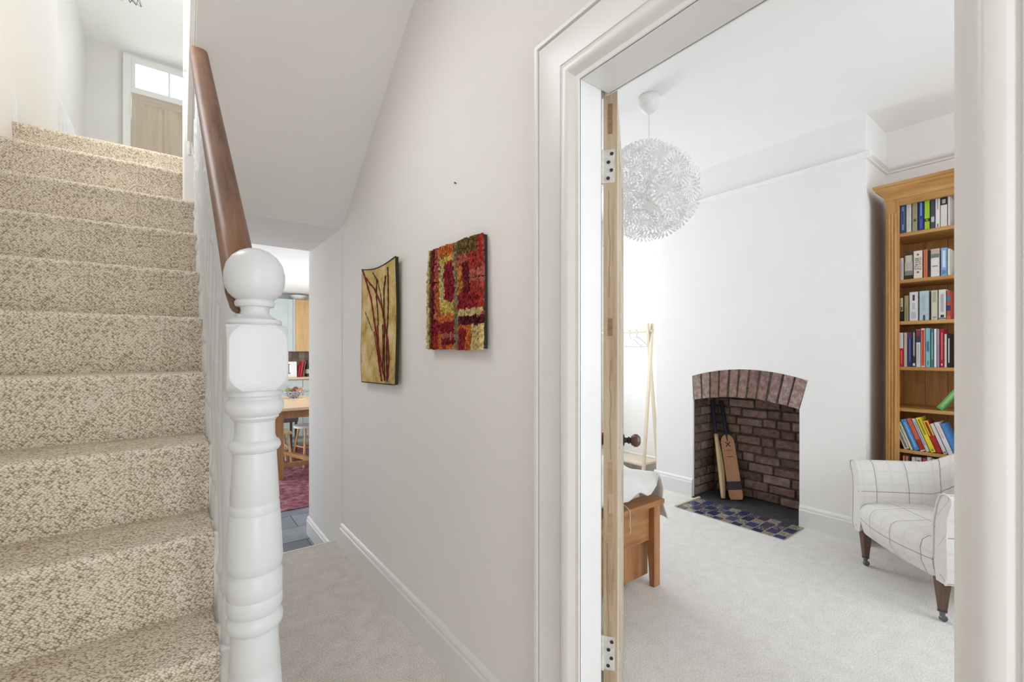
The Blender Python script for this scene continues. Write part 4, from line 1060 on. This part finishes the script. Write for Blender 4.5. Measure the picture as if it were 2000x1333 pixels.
def blz(x, y):
    # height of the throw over the bed (world x,y -> z)
    z = .590 + .028 * math.sin(x * 9 + 1.2 * y * 4) * .5 + .018 * math.sin(y * 15 + x * 6) + .012 * math.sin(x * 31 + y * 13)
    return z
vs = []
for j in range(NYb + 1):
    for i in range(NXb + 1):
        s, t = i / NXb, j / NYb
        x = 1.12 + s * 1.24; y = 1.435 + t * 1.35
        z = blz(x, y)
        ex = x - 2.075
        if ex > 0:                                  # falls over the side of the bed, flaring outwards at the hem
            a = min(1, ex / .10)
            z -= .11 * a * a + max(0, ex - .10) * 1.05; x = 2.075 + ex * (.72 if ex < .08 else .45) + .012 * math.sin(y * 26) * min(1, ex * 8)
        if y < 1.56:
            q = (1.56 - y) / .125; z -= .085 * q * q * (1 if ex < 0 else .4)
            z += .010 * math.sin(x * 40) * q
        z = max(z, .49 if ex < 0 else .335)
        vs.append((x - 1.60, y - 1.50, z - .50))
n1 = NXb + 1
w.add(vs, [(j * n1 + i, j * n1 + i + 1, (j + 1) * n1 + i + 1, (j + 1) * n1 + i) for j in range(NYb) for i in range(NXb)])
o = w.build('throw_cloth', M_bwhite, bl, smooth=70)
sm = o.modifiers.new('thick', 'SOLIDIFY'); sm.thickness = .008; sm.offset = -1
rn = random.Random(5)
for k in range(1):
    x = 1.80; L = .11
    pts = [Vector((x - 1.60 + a, y - 1.50, z - .50)) for a, y, z in ((0, 1.455, .492), (.002, 1.425, .478), (.004, 1.409, .466), (.006, 1.407, .43), (.001, 1.406, .40), (.008, 1.406, .375), (.004, 1.406, .35))]
    MB().tube(pts, .0016, 5).build('loose_thread', M_bwhite, bl)

CR = thing('clothes_rail', 'pale birch clothes rail with a low shelf in the alcove', 'clothes rail', (3.87, 3.2, 0))
for y0 in (-.43, .30):
    for sx in (-1, 1):
        MB().bar((.168 if sx > 0 else -.135, y0 + .015 * sx, 0), (-sx * .022, y0 + .015 * sx, 1.555), .026, .030, (0, 1, 0)).build('pole', M_rack, CR, bevel=.003)
MB().tube([(0, -.46, 1.475), (0, .33, 1.475)], .0125, 12).build('hanging_bar', M_rackh, CR, smooth=40)
MB().box(-.135, .135, -.43, .30, .115, .135).build('shelf', M_rackh, CR, bevel=.003)
for yy, lab in ((2.93, 'white plastic coat hanger on the clothes rail, end one'), (3.02, 'white plastic coat hanger on the clothes rail, behind the end one')):
    hg = thing('coat_hanger', lab, 'hanger', (3.87, yy, 1.475), group='hangers on the clothes rail')
    hk = [(.019 * math.sin(R(a)), 0, .0 + .019 * math.cos(R(a)) - .004) for a in range(-60, 185, 20)] + [(0, 0, -.030), (0, 0, -.058)]
    MB().tube(hk, .0022, 6).build('hook', M_caster, hg, smooth=60)
    MB().tube([(0, 0, -.055), (-.05, 0, -.072), (-.185, 0, -.145), (-.185, 0, -.155), (0, 0, -.158), (.185, 0, -.155), (.185, 0, -.145), (.05, 0, -.072), (0, 0, -.055)], .006, 8).build('shoulders', M_hanger, hg, smooth=60)

# ------------------------------------------------------------ dandelion pendant
PL = thing('pendant_lamp', 'white dandelion paper flower pendant lamp in the bedroom', 'lamp', (2.32, 1.666, 2.245))
MB().lathe([(.475, .012), (.48, .03), (.50, .05), (.535, .062), (.57, .064), (.574, .060)], (0, 0, 0), 28).build('ceiling_rose', M_plastic, PL, smooth=50)
MB().tube([(0, 0, .05), (0, 0, .48)], .0035, 8).build('cord', M_plastic, PL, smooth=60)
MB().lathe([(-.06, .018), (.06, .020), (.075, .012)], (0, 0, 0), 16).build('lamp_holder', M_plastic, PL, smooth=50)
def bulb():
    m, nt, b = nmat('opal_bulb'); b.inputs['Base Color'].default_value = (.9, .9, .88, 1); b.inputs['Roughness'].default_value = .3
    f = noise(nt, coords(nt), 20, 2); bump(nt, b, f, .02, .001); return m
MB().ball((0, 0, -.10), .038, 16, 10).build('bulb', bulb(), PL, smooth=60)
fm = MB()
for k in range(22):
    a = 2 * math.pi * k / 22; d = Vector((math.cos(a), math.sin(a), 0)); n_ = Vector((-d.y, d.x, 0)); el = .018
    p0 = d * .006; p1 = d * .052 + Vector((0, 0, .010)); p2 = d * .078 + Vector((0, 0, el)); p3 = d * .086 + Vector((0, 0, el + .003))
    fm.add([p0 - n_ * .0009, p0 + n_ * .0009, p1 + n_ * .0016, p1 - n_ * .0016, p2 + n_ * .0055, p2 - n_ * .0055, p3], [(0, 1, 2, 3), (3, 2, 4, 5), (5, 4, 6)])
fm.lathe([(-.004, .007), (.004, .008), (.006, .004)], (0, 0, 0), 10)
fm.tube([(0, 0, -.004), (0, 0, -.215)], .0016, 5)
proto = None
NF = 64
for i in range(NF):
    z = 1 - 2 * (i + .5) / NF; rr = math.sqrt(1 - z * z); th = i * math.pi * (3 - 5 ** .5)
    d = Vector((rr * math.cos(th), rr * math.sin(th), z))
    if proto is None: proto = fm.build('paper_flower', M_paper, PL); o = proto
    else: o = proto.copy(); COL.objects.link(o); o.parent = PL
    q = d.to_track_quat('Z', 'Y'); rad = .245 + .022 * math.sin(i * 2.3)
    o.matrix_local = Matrix.Translation(d * rad) @ q.to_matrix().to_4x4() @ Matrix.Rotation(i * .7, 4, 'Z') @ Matrix.Diagonal((1.2, 1.2, 1, 1))

# ------------------------------------------------------------ kitchen seen through the passage
o = MB().box(.15, 2.0, 4.44, 7.4, KZ, KZ + .009).build('rug', M_rug, bevel=.002); tag(o, 'faded pink patterned rug under the kitchen table', 'rug')
KF = KZ + .009
TB = thing('dining_table', 'oak dining table standing on the pink rug', 'table', (1.38, 6.2, KF))
def tb(m): return m.shift((-1.38, -6.2, -KF))
tz = .632
tb(MB().box(.865, 1.90, 5.50, 6.95, tz - .035, tz)).build('table_top', M_oakh, TB, bevel=.004)
for xa in (.90, 1.78):
    for ya in (5.55, 6.82): tb(MB().box(xa, xa + .085, ya, ya + .085, KF, tz - .036)).build('leg', M_oakd, TB, bevel=.003)
tb(MB().box(.985, 1.78, 5.575, 5.60, tz - .125, tz - .036)).build('apron', M_oakd, TB)
tb(MB().box(.985, 1.78, 6.845, 6.87, tz - .125, tz - .036)).build('apron', M_oakd, TB)
for xa in (.925, 1.815): tb(MB().box(xa, xa + .025, 5.635, 6.82, tz - .125, tz - .036)).build('apron', M_oakd, TB)
tb(MB().box(.985, 1.78, 5.575, 5.61, KF + .12, KF + .17)).build('stretcher', M_oakd, TB, bevel=.003)
tb(MB().bar((1.33, 5.61, KF + .15), (.96, 6.86, KF + .15), .05, .04)).build('stretcher', M_oakd, TB)
tb(MB().bar((1.36, 5.61, KF + .15), (1.80, 6.86, KF + .15), .05, .04)).build('stretcher', M_oakd, TB)
SP = onY(598, 825, 6.1)
ST = thing('stool', 'white topped oak stool with splayed legs under the table', 'stool', (1.36, 6.12, KF))
sh = .505
MB().lathe([(sh - .03, .13), (sh - .028, .158), (sh - .01, .165), (sh, .155)], (0, 0, 0), 24).build('seat', M_trim, ST, smooth=40)
for k in range(4):
    a = R(45 + 90 * k + 20); MB().tube([(.10 * math.cos(a), .10 * math.sin(a), sh - .03), (.19 * math.cos(a), .19 * math.sin(a), 0)], [.015, .012], 10).build('leg', M_oak, ST, smooth=50)
MB().tube([(.145 * math.cos(R(65 + 90 * k)), .145 * math.sin(R(65 + 90 * k)), .24) for k in range(5)], .008, 8).build('footrail', M_oak, ST)
CH = thing('kitchen_chair', 'grey upholstered chair with dark legs behind the table', 'chair', (1.22, 7.16, KF))
M_greyf = cloth('grey_cushion', (.16, .18, .20), 200, .9, .1)
MB().box(-.21, .21, -.2, .2, .43, .50).build('seat', M_greyf, CH, bevel=.02, seg=3)
MB().box(-.20, .20, .17, .21, .50, .62).build('backrest', M_greyf, CH, bevel=.012, seg=3)
for sx in (-.18, .18):
    for sy in (-.17, .17): MB().box(sx - .016, sx + .016, sy - .016, sy + .016, 0, .44).build('leg', M_dkwood, CH, bevel=.002)
CH2 = thing('kitchen_chair', 'bare wooden chair with slatted back tucked at the table side', 'chair', (1.02, 6.32, KF), (0, 0, R(90)))
MB().box(-.18, .18, -.17, .17, .40, .425).build('seat', M_oakh, CH2, bevel=.005)
for sx in (-.15, .15):
    for sy, spl in ((-.13, -.03), (.13, .05)): MB().bar((sx, sy + spl, 0), (sx * .95, sy, .40), .026, .026).build('leg', M_oakh, CH2)
MB().bar((-.14, -.14, .22), (.14, -.14, .22), .018, .024).bar((-.145, -.14, .22), (-.145, .15, .22), .018, .024).bar((.145, -.14, .22), (.145, .15, .22), .018, .024).build('stretcher', M_oakh, CH2)
# bowl of fruit on a board
BWc = Vector((1.275, 6.50, tz))
o = MB().lathe([(0, .15), (.012, .15), (.014, .146)], BWc, 30).build('serving_board', M_oakh, smooth=40); tag(o, 'round wooden board under the fruit bowl', 'board')
BW = thing('fruit_bowl', 'blue and white patterned china bowl on the kitchen table', 'bowl', BWc + Vector((0, 0, .014)))
MB().lathe([(0, .055), (.010, .058), (.014, .052), (.035, .085), (.07, .125), (.098, .150), (.103, .151), (.100, .145), (.07, .118), (.035, .078), (.022, .04)], (0, 0, 0), 32).build('bowl_body', M_bowl, BW, smooth=50)
FRc = {'a': ((.24, .27, .10), 'green apple', 'apple'), 'b': ((.20, .055, .045), 'dark red apple', 'apple'), 'c': ((.45, .26, .15), 'peach', 'peach')}
fruit_m = {k: paint('skin_' + k, c[0], .4, .3, 12, .03) for k, c in FRc.items()}
M_stem = flat('fruit_stem', (.10, .06, .03), .8)
for dx, dy, dz, k, lab in ((-.085, -.02, .095, 'a', 'green apple at the side of the fruit bowl'), (-.005, -.05, .105, 'b', 'dark red apple in the middle of the fruit bowl'), (.045, -.075, .088, 'c', 'pale peach at the front of the fruit bowl'),
                           (.088, .0, .110, 'c', 'rosy peach at the edge of the fruit bowl'), (.035, .055, .115, 'b', 'red apple at the back of the fruit bowl'), (-.05, .06, .105, 'a', 'green apple at the back of the fruit bowl')):
    p = BWc + Vector((dx, dy, .014 + dz))
    fr0 = thing(FRc[k][2], lab, FRc[k][2], p - Vector((0, 0, .036)), group='fruit in the bowl')
    MB().lathe([(0, .010), (.003, .022), (.014, .034), (.034, .040), (.054, .036), (.066, .024), (.070, .014), (.066, .004)], (0, 0, 0), 18).build('flesh', fruit_m[k], fr0, smooth=60)
    MB().tube([(0, 0, .064), (.003, 0, .084)], .0016, 5).build('stem', M_stem, fr0)
# wall units, worktop, splashback
yb = 8.30
UY = 7.95
def Xu(u, Y): r = ray(u, 690); return Y * r[0] / r[1]
xg0, xg1, xo1 = Xu(505, UY), Xu(572.5, UY), Xu(604, UY) + .12
WU = thing('wall_cupboard', 'sage green kitchen wall cupboard with a panelled door', 'cupboard', ((xg0 + xg1) / 2, UY, 1.275))
hw_ = (xg1 - xg0) / 2
MB().box(-hw_, hw_, .022, yb - UY, 0, .855).build('carcass', M_green_k, WU)
dd = MB().box(-hw_ + .003, hw_ - .003, 0, .021, .004, .85).build('door', M_green_k, WU, bevel=.002)
MB().box(-hw_ + .003, -hw_ + .075, -.010, 0, .004, .85).box(hw_ - .075, hw_ - .003, -.010, 0, .004, .85).box(-hw_ + .075, hw_ - .075, -.010, 0, .004, .09).box(-hw_ + .075, hw_ - .075, -.010, 0, .77, .85).build('door_frame', M_green_k, dd, bevel=.002)
OU = thing('wall_cupboard', 'pale oak kitchen wall cupboard beside the sage green one', 'cupboard', ((xg1 + xo1) / 2, UY, 1.275))
ho = (xo1 - xg1) / 2
MB().box(-ho + .001, -ho + .03, -.006, yb - UY, 0, .855).build('end_panel', M_green_k, OU)
MB().box(-ho + .03, ho, .022, yb - UY, 0, .855).build('carcass', M_oak, OU)
dd = MB().box(-ho + .033, ho - .003, 0, .021, .004, .85).build('door', M_oak, OU, bevel=.002)
MB().lathe([(-.012, .011), (0, .008)], (-ho + .055, 0, .08), 10, 'y').build('knob', M_oak, dd)
o = MB().lathe([(0, .07), (.012, .075), (.05, .115), (.075, .13), (.078, .128), (.05, .108), (.015, .06)], (xg1 + .11, UY + .15, 1.275 + .856), 24).build('white_bowl', M_trim, smooth=50); tag(o, 'white china bowl on top of the oak wall cupboard', 'bowl')
# brown tiled splashback
sb_ = sroot('trim_splashback', 'brown tiled splashback below the wall cupboards')
MB().box(.6, 2.2, yb - .008, yb, .86, 1.275).build('splash_bed', M_mortar, sb_)
x = .6
while x < 2.19:
    z = .862
    while z < 1.27:
        MB().box(x + .002, min(x + .1, 2.2) - .002, yb - .014, yb - .006, z + .002, min(z + .1, 1.275) - .002).build('tile', M_splash, sb_)
        z += .1
    x += .1
BU = thing('base_cupboard', 'pale sage base cupboard under the oak worktop', 'cupboard', (1.4, 7.72, KZ))
MB().box(-.75, .75, .022, .56, .08, 1.01).build('carcass', M_green_k, BU)
MB().box(-.75, .75, .06, .56, 0, .08).build('kickboard', M_green_k, BU)
for k in range(3):
    xa = -.75 + k * .5
    q = MB().box(xa + .003, xa + .497, 0, .021, .10, .80).build('door', M_green_k, BU, bevel=.003)
    q2 = MB().box(xa + .003, xa + .497, 0, .021, .815, 1.0).build('drawer_front', M_green_k, BU, bevel=.003)
    MB().lathe([(-.025, .014), (-.012, .016), (-.006, .008), (0, .008)], (xa + .25, 0, .905), 12, 'y').build('knob', M_iron, q2)
o = MB().box(.63, 2.19, 7.69, 8.29, .831, .862).build('worktop', M_oakh, bevel=.003); tag(o, 'oak worktop along the end wall of the kitchen', 'worktop')
WZ = .862
pf = thing('framed_print', 'small white framed print leaning on the oak worktop', 'picture', (Xu(570, 7.85), 7.85, WZ), (R(-6), 0, 0))
MB().box(-.075, .075, 0, .014, 0, .25).build('frame', M_trim, pf, bevel=.002)
MB().box(-.062, .062, -.0015, .001, .02, .232).build('paper', col_mat(K(226, 228, 230)), pf)
m = MB().box(-.045, -.036, -.0025, 0, .06, .20).box(-.055, -.02, -.0025, 0, .055, .068).box(-.055, -.025, -.0025, 0, .20, .212); m.build('drawn_mark', M_ink, pf)
for u0, hh, th, c, lab, ln2 in ((583, .185, .030, K(160, 28, 44), 'dark red cookbook leaning on the worktop', 8), (587.5, .25, .035, K(176, 44, 54), 'tall red cookbook leaning on the worktop', 8), (592, .24, .022, K(120, 84, 72), 'brown cookbook leaning beside the red ones', 8)):
    bb = thing('cookbook', lab, 'book', (Xu(u0, 7.87), 7.87, WZ + .004), (0, R(ln2), 0), 'cookbooks on the worktop')
    MB().box(-th / 2, th / 2, 0, .003, 0, hh).box(-th / 2, -th / 2 + .003, 0, .17, 0, hh).box(th / 2 - .003, th / 2, 0, .17, 0, hh).build('cover', col_mat(c), bb)
    MB().box(-th / 2 + .003, th / 2 - .003, .003, .165, .003, hh - .003).build('pages', M_pages, bb)
bo = thing('bottle', 'dark glass bottle at the end of the cookbooks', 'bottle', (Xu(600, 7.95), 7.95, WZ))
MB().lathe([(0, .034), (.16, .035), (.19, .028), (.21, .013), (.26, .0125), (.27, .015)], (0, 0, 0), 18).build('glass_body', flat('dark_green_glass', (.02, .03, .02), .12), bo, smooth=50)
MB().lathe([(.05, .0355), (.12, .0358)], (0, 0, 0), 18).build('paper_label', col_mat(CRM), bo, smooth=50)
